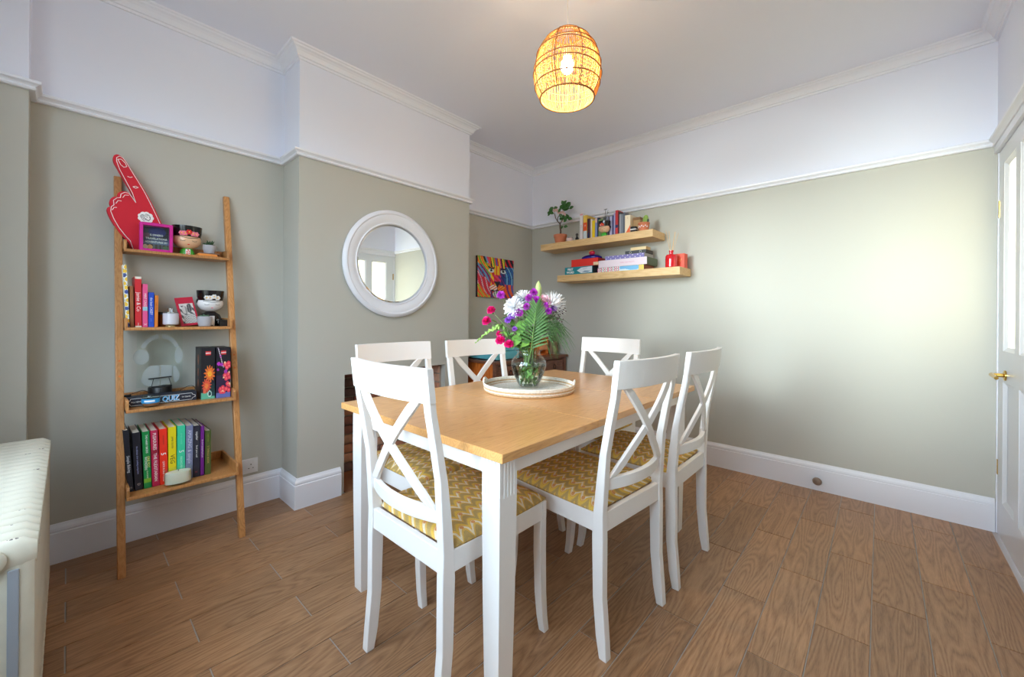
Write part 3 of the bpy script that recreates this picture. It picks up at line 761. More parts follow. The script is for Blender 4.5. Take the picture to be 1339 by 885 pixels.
wb_ = thing('wooden_box_shelf', 'small orange wooden open box on the sideboard behind the vase', 'box', (-2.50, 3.13, sz))
m = MB(); m.box(-0.07, 0.07, -0.075, -0.063, 0, 0.17); m.box(-0.07, 0.07, 0.063, 0.075, 0, 0.17); m.box(-0.07, 0.07, -0.063, 0.063, 0, 0.012); m.box(-0.07, 0.07, -0.063, 0.063, 0.158, 0.17); m.box(-0.07, -0.06, -0.063, 0.063, 0.012, 0.158)
m.build('case', SBO, wb_, bevel=0.001)
MB().box(-0.06, 0.069, -0.063, 0.063, 0.05, 0.11).build('front_panel', mat('copper_paper', (226, 150, 100), 0.5), wb_)
pg = thing('grass_plant', 'trailing grassy plant in a brown basket at the right end of the sideboard', 'plant', (-2.455, 3.300, sz))
MB().lathe([(0.045, 0), (0.06, 0.05), (0.062, 0.11), (0.056, 0.13), (0.050, 0.125), (0.0, 0.12)], 20).build('basket', mat('brown_basket', (128, 104, 80), 0.9, bump=0.8, bscale=60), pg, smooth=True)
lf = MB(); random.seed(7)
for k in range(46):
    a = random.uniform(0, 6.283); R = random.uniform(0.05, 0.17)
    if math.sin(a) < -0.1: R *= 0.45
    if math.sin(a) > 0.2: R *= 0.45
    if math.cos(a) < -0.3: R *= 0.7
    h = random.uniform(0.05, 0.16); d = random.uniform(0.0, 0.15)
    pts = [(0, 0, 0.12), (math.cos(a) * R * 0.4, math.sin(a) * R * 0.4, 0.12 + h), (math.cos(a) * R * 0.8, math.sin(a) * R * 0.8, 0.12 + h * 0.8), (math.cos(a) * R, math.sin(a) * R, 0.12 + h * 0.6 - d)]
    lf.tube(pts, [0.002, 0.0022, 0.0018, 0.0006], 4, caps=False)
lf.build('leaves', leafmat('grass_green', (110, 132, 76)), pg, kind='stuff')

# ------------------------------------------------------------------ lion canvas
def lion(u, v):
    x, y = u - 0.53, v - 0.47
    M_ = math
    R_, O_, Y_, G_, B_, LB, P_, K_, PU = (214, 40, 56), (236, 98, 38), (242, 200, 50), (104, 176, 60), (36, 96, 176), (110, 170, 214), (228, 66, 120), (22, 24, 42), (104, 50, 130)
    def pick(t, pal):
        return pal[int(t) % len(pal)]
    if u < 0.34:
        t = v + (0.34 - u) * -0.9 + 0.03 * M_.sin(u * 30 + v * 9); st = M_.sin((u * 1.6 + v * 0.9) * 34 + 2 * M_.sin(v * 9))
        if t > 0.78: c = pick(u * 22 + v * 9, [O_, R_, K_, LB, P_])
        elif t > 0.56: c = G_ if st > 0.3 else (Y_ if st > -0.5 else O_)
        elif t > 0.34: c = LB if st > 0.5 else (B_ if st > -0.3 else (P_ if st > -0.8 else K_))
        elif t > 0.02: c = R_ if st > 0 else (P_ if st > -0.6 else (PU if st > -0.85 else (236, 200, 190)))
        else: c = O_ if st > -0.2 else (Y_ if st > -0.7 else G_)
    elif u > 0.74:
        st = M_.sin((u * 1.5 + v * 0.5) * 30 + 2 * M_.sin(v * 8))
        if v > 0.8: c = K_ if st > -0.2 else R_
        elif v > 0.35: c = B_ if st > 0.2 else (K_ if st > -0.5 else LB)
        else: c = O_ if st > 0.1 else (R_ if st > -0.5 else (B_ if u > .88 else PU))
    else:
        st = M_.sin(x * 40 + y * 14 + 1.4 * M_.sin(y * 12))
        c = (Y_ if st > 0.2 else (O_ if st > -0.5 else R_)) if x < 0.07 else ((40, 60, 130) if st > 0.1 else (K_ if st > -0.6 else PU))
        if y > 0.28: c = pick((x + 0.3) * 26 + v * 5, [Y_, G_, O_, B_, R_, Y_, P_, K_])
        if y < -0.22: c = PU if st > 0.4 else (K_ if st > -0.2 else R_)
    if abs(x) < 0.075 and -0.02 < y < 0.34: c = Y_ if M_.sin(x * 70) > -0.3 else O_
    if abs(x) < 0.10 and -0.10 < y < 0.10: c = P_ if M_.sin(x * 40 + y * 50) > 0 else (R_ if x < 0.03 else PU)
    for ex in (-0.17, 0.165):
        if M_.hypot((x - ex) / 1.5, y - 0.20) < 0.05: c = (206, 220, 226)
        if M_.hypot(x - ex, y - 0.205) < 0.03: c = K_
        if abs(y - 0.25 - 0.4 * abs(x - ex * 0.9)) < 0.018 and abs(x - ex) < 0.09: c = K_
    if y < -0.06 and abs(x) < 0.09 + (y + 0.06) * 0.55 and y > -0.20: c = K_
    if abs(x) < 0.012 and -0.30 < y < -0.18: c = K_
    for ex in (-0.11, 0.11):
        if M_.hypot((x - ex) / 1.4, y + 0.225) < 0.075:
            q = M_.sin(x * 60 - y * 90)
            c = ((238, 234, 230) if q > -0.2 else O_) if ex < 0 else (O_ if q > -0.1 else (R_ if q > -0.7 else Y_))
    if abs(y + 0.30 - 0.3 * x * x) < 0.016 and abs(x) < 0.17: c = K_
    if M_.hypot(x / 1.5, y + 0.385) < 0.085: c = (214, 220, 212) if M_.sin(u * 90 + v * 20) > -0.4 else (96, 116, 116)
    return c
cv = thing('lion_canvas', 'square canvas of a rainbow-coloured lion face on the alcove wall', 'painting', (XL, 2.828, 1.332), rd(90))
CVH = 0.388
m = MB().box(-0.25, 0.25, -0.024, -0.001, 0, CVH); m.build('canvas', mat('dark_canvas_edge', (46, 34, 44), 0.8), cv)
paint('picture', 0.5, CVH, 84, 66, lion, cv, (0, -0.0245, 0))

# ------------------------------------------------------------------ socket and door stop
so = thing('wall_socket', 'white double wall socket above the skirting beside the ladder shelf', 'socket', (XL, 0.713, 0.195), rd(90))
MB().box(-0.073, 0.073, -0.009, 0, 0, 0.086).build('plate', mat('white_plastic', (228, 228, 230), 0.3), so, bevel=0.002)
for s in (-1, 1):
    m = MB()
    for x, z, a, b in ((0, 0.052, 0.004, 0.008), (-0.011, 0.030, 0.007, 0.0035), (0.011, 0.030, 0.007, 0.0035)):
        m.box(s * 0.036 + x - a / 2 - 0.0, s * 0.036 + x + a / 2, -0.0096, -0.0088, z - b / 2, z + b / 2)
    m.build('socket_holes', BLACK, so)
    MB().box(s * 0.052 - 0.006, s * 0.052 + 0.006, -0.012, -0.008, 0.060, 0.076).build('rocker_switch', mat('white_plastic', (228, 228, 230), 0.3), so, bevel=0.001)
ds = thing('door_stop', 'small round brushed-metal door stop on the far skirting board', 'door stop', (-0.305, YR - 0.020, 0.070), (rd(90), 0, 0))
MB().lathe([(0.012, 0), (0.012, 0.012), (0.022, 0.02), (0.026, 0.032), (0.022, 0.040), (0.0, 0.043)], 24).build('knob', mat('brushed_bronze', (150, 132, 118), 0.3, metal=0.9), ds, smooth=True)
# ------------------------------------------------------------------ ladder shelf
LY0, LY1, LH = 0.150, 0.628, 1.828
lad = thing('ladder_shelf', 'tall leaning bamboo ladder shelf with four shelves against the left wall', 'shelf', (-2.60, 0.389, 0))
def lx(z): return -2.425 + (-0.365) * z / 1.83
for y0, y1, pg_ in ((LY0, LY0 + 0.028, 0), (LY1 - 0.028, LY1, 1)):
    m = MB(); vs = []
    for z in (0, LH):
        x = lx(z) + 2.60; vs += [(x - 0.030, y0 - 0.389, z), (x, y0 - 0.389, z), (x, y1 - 0.389, z), (x - 0.030, y1 - 0.389, z)]
    m.add(vs, [(0, 3, 2, 1), (4, 5, 6, 7)] + [(i, (i + 1) % 4, 4 + (i + 1) % 4, 4 + i) for i in range(4)]).build('rail', BAMBOO, lad, bevel=0.003)
    for z in (0.86, 0.93):
        MB().lathe([(0.0, 0.0), (0.004, 0.0), (0.0055, 0.0008), (0.004, 0.0014), (0.0, 0.001)], 12, M=Matrix.Translation((lx(z) + 2.60 - 0.001, (y0 + y1) / 2 - 0.389, z)) @ Matrix.Rotation(rd(78), 4, 'Y')).build('screw_cap', SBO, lad)
SHF = [(-2.655, 1.460, 0.125), (-2.585, 1.085, 0.185), (-2.505, 0.713, 0.255), (-2.445, 0.337, 0.31)]
for fx, zt, dep in SHF:
    a, b = LY0 + 0.028 - 0.389, LY1 - 0.028 - 0.389; x1 = fx + 2.60; x0 = x1 - dep
    s = MB().box(x0, x1, a + 0.0005, b - 0.0005, zt - 0.014, zt).build('shelf', BAMBOO, lad, bevel=0.002)
    MB().box(x0, x0 + 0.010, a + 0.0115, b - 0.0115, zt, zt + 0.045).build('back_lip', BAMBOO, s, bevel=0.002)
    for q0, q1 in ((a + 0.0005, a + 0.011), (b - 0.011, b - 0.0005)):
        MB().prism([(x0, zt - 0.014), (x1 - 0.002, zt - 0.014), (x1 - 0.002, zt + 0.030), (x1 - 0.012, zt + 0.044), (x0, zt + 0.044)], q0, q1, 'xz').build('end_bracket', BAMBOO, s, bevel=0.0015)
def T1(y, x, i): return (x, y, SHF[i][1] + 0.0003)

R90 = rd(90)
def book(label, x, y, z, w, h, d, col, rot, group, lean=0.0, title=None, tsize=0.012, tcol=None, pages=True, extra=None, taper=None):
    """x, y, z = bottom centre of the spine face; the thing's own -y is the spine side"""
    bk = thing('book', label, 'book', (x, y, z), 0, group)
    bk.rotation_euler = (0, lean, rot)
    bk.rotation_mode = 'XYZ'
    m = mat('cover_%d_%d_%d' % col, col, 0.42)
    t_ = 0.0025
    MB().box(-w / 2, w / 2, 0, t_, 0, h).box(-w / 2, -w / 2 + t_, t_, d, 0, h).box(w / 2 - t_, w / 2, t_, d, 0, h).build('cover', m, bk, bevel=0.0008, seg=1)
    MB().box(-w / 2 + t_, w / 2 - t_, t_, d - 0.004, 0.003, h - 0.003).build('pages', PAPER, bk)
    for (body, zf, size, tc2, xo) in (title or []):
        text(body, size, mat('ink_%d_%d_%d' % tc2, tc2, 0.5), bk, SPINE, (xo, -0.0004, h * zf))
    for (z0, z1, c2) in (extra or []):
        MB().box(-w / 2 + 0.0004, w / 2 - 0.0004, -0.0005, 0.0, z0 * h, z1 * h).build('spine_band', mat('cover_%d_%d_%d' % c2, c2, 0.42), bk)
    return bk
# bottom shelf: cookbooks (spines at x = -2.52)
G4 = 'cookbooks on the bottom ladder shelf'
W_ = (238, 238, 236); B4 = 0.3375
rows4 = [
 ('dark navy book with thin script, first at the left end of the cookbooks', .199, .0185, .285, (22, 26, 38), 4.0, [('Simple Baking', .45, .014, (210, 214, 220), 0), ('O', .06, .012, (200, 200, 205), 0)], None, -0.013),
 ('black book with small pale lettering, second from the left on the bottom shelf', .226, .027, .267, (20, 22, 34), 2.5, [('the ultimate slow cooking companion', .52, .0085, (150, 160, 210), 0), ('D', .10, .014, (200, 180, 170), 0)], None, -0.008),
 ('bright green book with white title between black and pink spines', .2565, .026, .265, (16, 134, 66), 2.0, [('THE HAIRY BIKERS', .78, .0105, W_, .001), ('WONDERS', .44, .0125, W_, -.004), ('ONE POT', .46, .0125, (240, 220, 120), .005), ('SI & DAVE', .24, .008, (220, 230, 200), 0)], [(.10, .17, (120, 176, 44))], -0.006),
 ('raspberry pink book with bold white title on the bottom shelf', .2855, .0262, .265, (186, 30, 74), 2.0, [('PLEASURES', .80, .0165, W_, 0), ('THE FLEXITARIAN', .34, .0165, W_, 0)], [(.56, .66, (150, 22, 50))], -0.005),
 ('red book with white 5 on its spine', .3135, .0285, .265, (240, 48, 26), 1.0, [('INGREDIENTS', .80, .007, (150, 30, 20), 0), ('5', .55, .026, W_, -.001), ('QUICK & EASY FOOD', .24, .010, W_, 0)], None, -0.002),
 ('bright yellow book marked VEG', .345, .0295, .268, (232, 214, 20), 0.6, [('JAMIE OLIVER', .72, .0095, (70, 74, 30), 0), ('VEG', .42, .024, (50, 56, 30), 0)], None, -0.001),
 ('mint green book with white 5 on its spine', .377, .0305, .268, (58, 206, 158), 0.0, [('JAMIE OLIVER', .76, .009, (120, 226, 196), 0), ('5', .53, .026, W_, 0), ('INGREDIENTS', .30, .012, (180, 240, 220), 0)], None, 0),
 ('greyish lavender book with loose pale handwriting on its spine', .409, .0275, .262, (122, 128, 162), 0.0, [('AMAZING & simple', .60, .020, (206, 210, 226), 0)], None, 0),
 ('dark slate book with small white lettering beside the purple one', .438, .0265, .256, (38, 40, 56), 0.0, [('together', .80, .012, W_, 0), ('food your soul', .50, .010, W_, 0), ('x', .10, .02, (140, 50, 60), 0)], None, 0),
 ('thin purple book on the bottom shelf', .4605, .0140, .249, (112, 28, 132), 0.0, [('the slow roasted food book', .55, .008, W_, 0)], [(0, .02, (60, 20, 80))], 0),
 ('olive green book with gold title, last on the right of the cookbooks', .484, .0235, .222, (74, 92, 40), 0.0, [('TOAST HASH', .84, .007, (150, 160, 60), 0), ('5 THINGS BOOK', .45, .012, (206, 170, 100), 0)], None, 0)]
for lab, y, w_, h, c, lean, ti, ex, dz in rows4:
    o = book(lab, -2.520, y, B4, w_, h, 0.20, c, R90, G4, 0, ti, extra=ex)
    # lean sideways (towards -y at the top) about the spine's depth axis
    o.rotation_euler = Matrix.Rotation(R90, 3, 'Z').to_4x4().to_euler()
    o.matrix_world = Matrix.Translation((-2.520, y, B4 + math.sin(rd(lean)) * w_ / 2)) @ Matrix.Rotation(rd(lean), 4, 'X') @ Matrix.Rotation(R90, 4, 'Z')
# oval candle in a clear glass dish
cd = thing('oval_candle', 'oval cream candle in a clear glass dish in front of the cookbooks', 'candle', (-2.478, 0.360, B4))
MB().lathe([(0.0, 0), (0.048, 0), (0.052, 0.006), (0.053, 0.078), (0.0505, 0.078), (0.0495, 0.008), (0.0, 0.006)], 40, sx=0.55).build('glass_dish', clear('green_edge_glass', (250, 254, 252), 0.04), cd, smooth=True)
MB().lathe([(0.0, 0.010), (0.0485, 0.010), (0.0490, 0.060), (0.046, 0.0625), (0.0, 0.062)], 40, sx=0.55).build('wax', mat('cream_wax', (236, 226, 210), 0.5, Subsurface_Weight=0.2), cd, smooth=True)
MB().tube([(0, 0, 0.06), (0, 0.002, 0.07)], 0.0012, 6).build('wick', BLACK, cd)

# third shelf
z3 = SHF[2][1] + 0.0003
NAVY = mat('box_navy', (30, 34, 52), 0.5)
qz = thing('quiz_game_box', 'long flat navy quiz game box with white border along the third shelf', 'box', (-2.578, 0.316, z3), R90)
MB().box(-0.130, 0.130, 0, 0.072, 0, 0.044).build('carton', NAVY, qz, bevel=0.001, seg=1)
bd = MB(); wln = 0.0012
pts = [(-.116, .038), (.110, .038), (.114, .030), (.124, .026), (.124, .018), (.114, .014), (.110, .006), (-.116, .006), (-.119, .014), (-.127, .018), (-.127, .026), (-.119, .030)]
for p, q in zip(pts, pts[1:] + pts[:1]): bd.tube([(p[0], -0.0003, p[1]), (q[0], -0.0003, q[1])], 0.0009, 4)
bd.build('border_line', WTXT, qz, kind='stuff')
text('QUIZ', 0.034, mat('ink_quiz', (70, 170, 230), 0.5), qz, FRONT, (0.027, -0.0006, 0.022), fit=0.062, bold=0.0006)
text('QUIZ', 0.034, WTXT, qz, FRONT, (0.0285, -0.0003, 0.0208), fit=0.066, bold=0.0012, name='lettering_outline')
text('ALL NEW', 0.0085, WTXT, qz, FRONT, (-0.097, -0.0004, 0.022)); text('TV GAME', 0.0085, WTXT, qz, FRONT, (0.088, -0.0004, 0.022))
def flowers_print(kind):
    rnd = random.Random(5 if kind else 8)
    def fn(u, v):
        c = (20, 20, 34)
        if kind == 0:
            if v < 0.13: c = (96, 180, 150) if u < 0.55 or v < 0.05 else (30, 70, 74)
            elif v < 0.30 and (u > 0.45): c = (20, 58, 56) if math.sin(u * 30 + v * 40) > 0 else (24, 40, 44)
            elif v > 0.3: c = (22, 20, 36) if v < .6 else (14, 16, 26)
            for cx, cy, R, cols in ((0.62, 0.49, 0.42, ((250, 190, 50), (238, 130, 40), (226, 96, 40))), (0.40, 0.26, 0.36, ((240, 140, 60), (228, 90, 50), (220, 80, 60)))):
                dx, dy = u - cx, (v - cy) * 2.35; r = math.hypot(dx, dy); a = math.atan2(dy, dx)
                if r < R * (0.80 + 0.2 * math.sin(a * 13)): c = cols[0] if r < R * .35 and math.sin(a * 9 + r * 40) > -0.5 else (cols[1] if math.sin(a * 17 + r * 30) > 0 else cols[2])
            if abs(u - 0.28) < 0.12 and 0.12 < v < 0.2: c = (226, 96, 70)
            dx, dy = u - 0.62, (v - 0.10) * 2.35
            if 0.10 < math.hypot(dx, dy) < 0.15: c = (190, 220, 210)
        else:
            c = (44, 26, 60) if v < .45 else (20, 18, 30)
            if v < 0.10: c = (98, 110, 176)
            if abs(u - 0.12 - (1 - v) * 0.95) < 0.03 and v > 0.6: c = (200, 180, 190)
            for cx, cy, R, cc in ((0.16, 0.68, .09, (190, 50, 190)), (0.36, 0.66, .08, (170, 40, 170)), (0.12, 0.56, .06, (150, 40, 150)), (0.66, 0.52, .10, (160, 50, 160)), (.3, .83, .05, (190, 70, 180)), (.22, .15, .06, (190, 60, 150))):
                if math.hypot(u - cx, (v - cy) * 2.9) < R * 1.2: c = cc
            for cx, cy in ((.62, .66), (.86, .68), (.74, .60), (.90, .63), (.60, .44), (.84, .46), (.70, .38), (.92, .40), (.80, .27), (.95, .24), (.30, .17), (.46, .20), (.52, .12), (.70, .17), (.88, .14), (.34, .12)):
                r = math.hypot(u - cx, (v - cy) * 2.9)
                if r < 0.135: c = (232, 60, 84) if r > 0.05 else (250, 130, 120)
            for cx, cy in ((.52, .40), (.92, .50), (.60, .70), (.46, .14), (.93, .27)):
                if math.hypot(u - cx, (v - cy) * 2.9) < 0.06: c = (246, 200, 150)
        return c
    return fn
for k, (y, lab) in enumerate([(0.4915, 'dark brick-toy box printed with an orange chrysanthemum'), (0.5565, 'dark brick-toy box printed with pink plum blossom')]):
    wd = 0.060 if k == 0 else 0.0655; wd = 0.058 if k == 0 else 0.062
    y = 0.4885 if k == 0 else 0.5525
    bx = thing('flower_kit_box', lab, 'box', (-2.555 + 0.008 * k, y, z3), R90, 'flower kit boxes')
    MB().box(-wd / 2, wd / 2, 0.0006, 0.14, 0, 0.263).build('carton', mat('box_black', (24, 26, 34), 0.4), bx, bevel=0.001, seg=1)
    paint('front_print', wd, 0.262, 26, 78, flowers_print(k), bx, (0, 0.0002, 0.0005))
    lg = MB().box(-0.011, 0.011, -0.0008, 0.0002, 0.226, 0.246).build('logo', mat('logo_red', (214, 40, 44), 0.5), bx)
    text('LEGO', 0.0085, WTXT, lg, FRONT, (0, -0.0012, 0.236), bold=0.0004)
    if k == 0:
        sp2 = MB()
        for zc, hh in ((0.20, 0.028), (0.135, 0.022), (0.08, 0.02)): sp2.ball((-wd / 2 - 0.0001, 0.07, zc), (0.0005, 0.014, hh), 10, 8)
        sp2.build('side_print', mat('print_rust', (150, 92, 66), 0.5), bx)
# black turned base with a clear engraved plate: a night light
nl = thing('night_light', 'clear plate lamp engraved with a pair of headphones on a round black base', 'lamp', (-2.700, 0.318, z3), R90)
MB().lathe([(0.0, 0.0), (0.045, 0.0), (0.047, 0.004), (0.047, 0.066), (0.044, 0.070), (0.0, 0.070)], 32).build('base', BLACK, nl, smooth=True)
MB().box(-0.088, 0.088, -0.0015, 0.0015, 0.070, 0.350).build('clear_plate', clear('acrylic', (250, 253, 252), 0.0), nl)
ETCH = frosted('etched_white', (226, 234, 236), 0.42)
def arc_poly(cx, cz, a0, a1, r0, r1, sx=1, n=18):
    return [(cx + math.cos(rd(a0 + (a1 - a0) * i / n)) * r1 * sx, cz + math.sin(rd(a0 + (a1 - a0) * i / n)) * r1) for i in range(n + 1)] + \
           [(cx + math.cos(rd(a1 + (a0 - a1) * i / n)) * r0 * sx, cz + math.sin(rd(a1 + (a0 - a1) * i / n)) * r0) for i in range(n + 1)]
for poly in ([arc_poly(0, 0.235, 20, 84, 0.078, 0.098, 0.80)], [arc_poly(0, 0.235, 96, 160, 0.078, 0.098, 0.80)], [arc_poly(0.004, 0.235, 6, 20, 0.078, 0.090, 0.85)],
             [[(-0.072 + 0.030 * math.cos(2 * math.pi * i / 20), 0.222 + 0.038 * math.sin(2 * math.pi * i / 20)) for i in range(20)]],
             [[(0.072 + 0.016 * math.cos(2 * math.pi * i / 20), 0.222 + 0.040 * math.sin(2 * math.pi * i / 20)) for i in range(20)]],
             [[(-0.002, 0.176), (-0.040, 0.176), (-0.062, 0.150), (-0.074, 0.105), (-0.058, 0.080), (-0.020, 0.072), (-0.002, 0.074)]],
             [[(0.002, 0.176), (0.046, 0.172), (0.046, 0.120), (0.036, 0.080), (0.002, 0.074)]],
             [[(0.050, 0.172), (0.062, 0.165), (0.078, 0.125), (0.074, 0.095), (0.060, 0.082), (0.052, 0.10)]]):
    MB().prism(poly[0], -0.0022, -0.0017, 'xz').build('etched_shape', ETCH, nl)
ph = thing('glasses', 'slim black folded item balanced above the night light base', 'gadget', (-2.684, 0.322, z3), R90)
MB().box(-0.045, 0.045, -0.008, 0.008, 0.112, 0.117, M=Matrix.Rotation(rd(-3), 4, 'Y')).build('tray', BLACK, ph, bevel=0.002)
MB().tube([(-0.030, -0.0, 0.114), (-0.038, 0.002, 0.074)], 0.0014, 6).tube([(0.028, 0.0, 0.112), (0.038, 0.002, 0.074)], 0.0014, 6).build('strut', BLACK, ph)
ph.name = 'small_stand'; ph['label'] = 'slim black stand in front of the clear engraved plate'; ph['category'] = 'stand'
MB().box(-0.04, 0.04, -0.010, 0.010, 0.0705, 0.074).build('stand_base', BLACK, ph)
def cable(lab, pts, r=0.0016):
    m = MB(); P = []
    for i in range(len(pts) - 1):
        p0 = Vector(pts[max(i - 1, 0)]); p1 = Vector(pts[i]); p2 = Vector(pts[i + 1]); p3 = Vector(pts[min(i + 2, len(pts) - 1)])
        for k in range(6):
            t_ = k / 6; P.append(0.5 * ((2 * p1) + (p2 - p0) * t_ + (2 * p0 - 5 * p1 + 4 * p2 - p3) * t_ ** 2 + (3 * p1 - p0 - 3 * p2 + p3) * t_ ** 3))
    P.append(Vector(pts[-1])); m.tube(P, r, 6)
    o = m.build('cable', BLACK, smooth='all'); tag(o, lab, 'cable'); return o, m
cable('black cable looping from the night light base towards the flower boxes', [(-2.66, 0.366, z3 + 0.02), (-2.655, 0.40, z3 + 0.052), (-2.66, 0.435, z3 + 0.064), (-2.665, 0.452, z3 + 0.052), (-2.66, 0.448, z3 + 0.034), (-2.655, 0.41, z3 + 0.030), (-2.66, 0.372, z3 + 0.024)])
o, _ = cable('black cable with an inline switch at the left end of the third shelf', [(-2.625, 0.268, z3 + 0.055), (-2.62, 0.245, z3 + 0.068), (-2.625, 0.215, z3 + 0.058), (-2.63, 0.190, z3 + 0.0495)])
MB().box(-2.637, -2.625, 0.180, 0.206, z3 + 0.044, z3 + 0.053).build('inline_switch', BLACK, o, bevel=0.003)
# the night light stands behind the quiz box, its black stand on the base
gc = thing('glass_candle', 'short glass candle jar with a bright blue label in front of the quiz box', 'candle', (-2.541, 0.268, z3))
MB().lathe([(0.0, 0), (0.024, 0), (0.030, 0.004), (0.034, 0.018), (0.0345, 0.042), (0.032, 0.056), (0.030, 0.056), (0.0325, 0.042), (0.032, 0.018), (0.027, 0.006), (0.0, 0.004)], 28).build('jar', GLASS, gc, smooth=True)
MB().lathe([(0.0, 0.0045), (0.026, 0.0065), (0.0315, 0.018), (0.0318, 0.022), (0.0, 0.021)], 24).build('wax', mat('amber_wax', (176, 112, 78), 0.4), gc, smooth=True)
def arc_band(r, z0, z1, a0, a1, n=14):
    m = MB(); vs = []; fs = []
    for i in range(n + 1):
        a = rd(a0 + (a1 - a0) * i / n)
        for z in (z0, z1): vs.append((math.cos(a) * r, math.sin(a) * r, z))
    fs = [(2 * i, 2 * i + 2, 2 * i + 3, 2 * i + 1) for i in range(n)]
    return m.add(vs, fs)
arc_band(0.0350, 0.020, 0.040, -95, 55).build('label', mat('bright_blue_label', (40, 150, 214), 0.5), gc)
arc_band(0.0353, 0.026, 0.034, -50, 15).build('label_script', WTXT, gc)

# second shelf
z2 = SHF[1][1] + 0.0003
G2 = 'books on the second ladder shelf'
LEM = mat('lemon_print_base', (238, 238, 230), 0.5)
rows2 = [
 ('slim brown book beside the lemon-print folder', .2075, .0125, .196, (150, 92, 52), 1.0, [], None, -2.632),
 ('tall red book with cream edges and a white script title', .2295, .0235, .242, (206, 34, 44), 0.6, [('Jamie & Co', .50, .020, W_, 0), ('ooo', .06, .008, W_, 0)], [(0.955, 1.0, (232, 222, 206)), (0, .028, (232, 222, 206))], -2.630),
 ('bright pink book with white lettering', .2535, .0185, .208, (226, 84, 140), 0.4, [('MINT CAKES', .62, .012, W_, 0), ('X', .06, .014, W_, 0)], [(.38, .47, (150, 200, 210))], -2.630),
 ('cobalt blue book with white title', .2755, .0205, .169, (30, 74, 190), 0.2, [('the best CASEY', .60, .013, W_, 0), ('press', .20, .007, (120, 160, 230), 0)], None, -2.630),
 ('small orange book, last in the second shelf row', .2935, .0125, .155, (220, 126, 44), -0.5, [('cook this', .66, .010, (150, 70, 20), 0)], None, -2.630)]
for lab, y, w_, h, c, lean, ti, ex, xx in rows2:
    o = book(lab, xx, y, z2, w_, h, 0.13, c, R90, G2, 0, ti, extra=ex)
    o.matrix_world = Matrix.Translation((xx, y, z2 + abs(math.sin(rd(lean))) * w_ / 2)) @ Matrix.Rotation(rd(lean), 4, 'X') @ Matrix.Rotation(R90, 4, 'Z')




lf_ = thing('lemon_print_folder', 'tall folder printed with yellow lemons leaning at the left end of the second shelf', 'folder', (-2.632, 0.1935, z2), R90)
lf_.matrix_world = Matrix.Translation((-2.634, 0.1930, z2 + 0.0005)) @ Matrix.Rotation(rd(2.6), 4, 'X') @ Matrix.Rotation(R90, 4, 'Z')
MB().box(-0.0065, 0.0065, 0, 0.11, 0, 0.295).build('cover', LEM, lf_, bevel=0.001, seg=1)
def lemons(u, v):
    y = v * 15; k = int(y); f = y - k; cx = 0.5 + 0.45 * math.sin(k * 2.4)
    if math.hypot((u - cx) * 0.9, (f - 0.5) * 1.1) < 0.52: return (240, 196, 56) if k % 4 else (56, 78, 150)
    if math.sin(u * 9 + y * 5) > 0.93: return (60, 96, 70)
    return (236, 238, 234)
paint('front_print', 0.013, 0.294, 6, 110, lemons, lf_, (0, -0.0006, 0.0005))
jr = thing('amber_jar', 'small dark amber jar half hidden behind the white candle', 'jar', (-2.690, 0.330, z2))
MB().lathe([(0.0, 0), (0.026, 0), (0.028, 0.004), (0.028, 0.060), (0.0, 0.060)], 20).build('jar', mat('amber_glass', (116, 62, 30), 0.15), jr, smooth=True)
MB().lathe([(0.0, 0.060), (0.0285, 0.060), (0.0285, 0.074), (0.0, 0.074)], 20).build('lid', BLACK, jr, smooth=True)
wc = thing('white_candle', 'pearly white candle jar with glass knob lid and gold foot', 'candle', (-2.625, 0.348, z2))
MB().lathe([(0.0, 0.010), (0.026, 0.010), (0.031, 0.014), (0.0315, 0.066), (0.029, 0.068), (0.0, 0.068)], 32).build('jar', mat('pearl_glass', (206, 204, 214), 0.2, Coat_Weight=0.6), wc, smooth=True)
MB().lathe([(0.0, 0.0), (0.020, 0.0), (0.0205, 0.006), (0.014, 0.010), (0.0, 0.010)], 28).build('foot', mat('pale_gold', (214, 200, 150), 0.25, metal=0.8), wc, smooth=True)
MB().lathe([(0.0, 0.0685), (0.030, 0.0685), (0.030, 0.074), (0.012, 0.075), (0.0135, 0.088), (0.013, 0.093), (0.0, 0.094)], 28).build('lid', clear('lid_glass', (236, 240, 246), 0.25), wc, smooth=True)
pf = thing('red_photo_frame', 'leaning red-mounted black and white portrait photo on the second shelf', 'picture frame', (-2.640, 0.430, z2), R90)
pf.matrix_world = Matrix.Translation((-2.652, 0.4320, z2 + 0.007)) @ Matrix.Rotation(rd(7.5), 4, 'X') @ Matrix.Rotation(rd(-29), 4, 'Y') @ Matrix.Rotation(R90, 4, 'Z')
MB().box(-0.038, 0.038, 0, 0.004, 0, 0.168).build('mount', mat('crimson_card', (190, 26, 58), 0.4), pf)
def portrait(u, v):
    if v < 0.46 - 0.5 * (u - 0.62) ** 2 and u > 0.12:
        return (40, 42, 44) if abs(math.sin(v * 34 + 2.2 * math.sin(u * 9))) < 0.26 else (196, 194, 190)
    if math.hypot(u - 0.34, v - 0.68) < 0.20: return (196, 190, 184) if u < 0.36 else (150, 146, 142)
    if math.hypot(u - 0.70, (v - 0.78) * 0.8) < 0.17: return (120, 120, 120) if math.sin(u * 40) > 0 else (60, 62, 64)
    if v > 0.9: return (206, 202, 196)
    return (84, 86, 88) if math.sin(u * 14 + v * 20) > 0 else (206, 202, 198)
paint('photograph', 0.058, 0.118, 30, 60, portrait, pf, (0.002, -0.0005, 0.012))

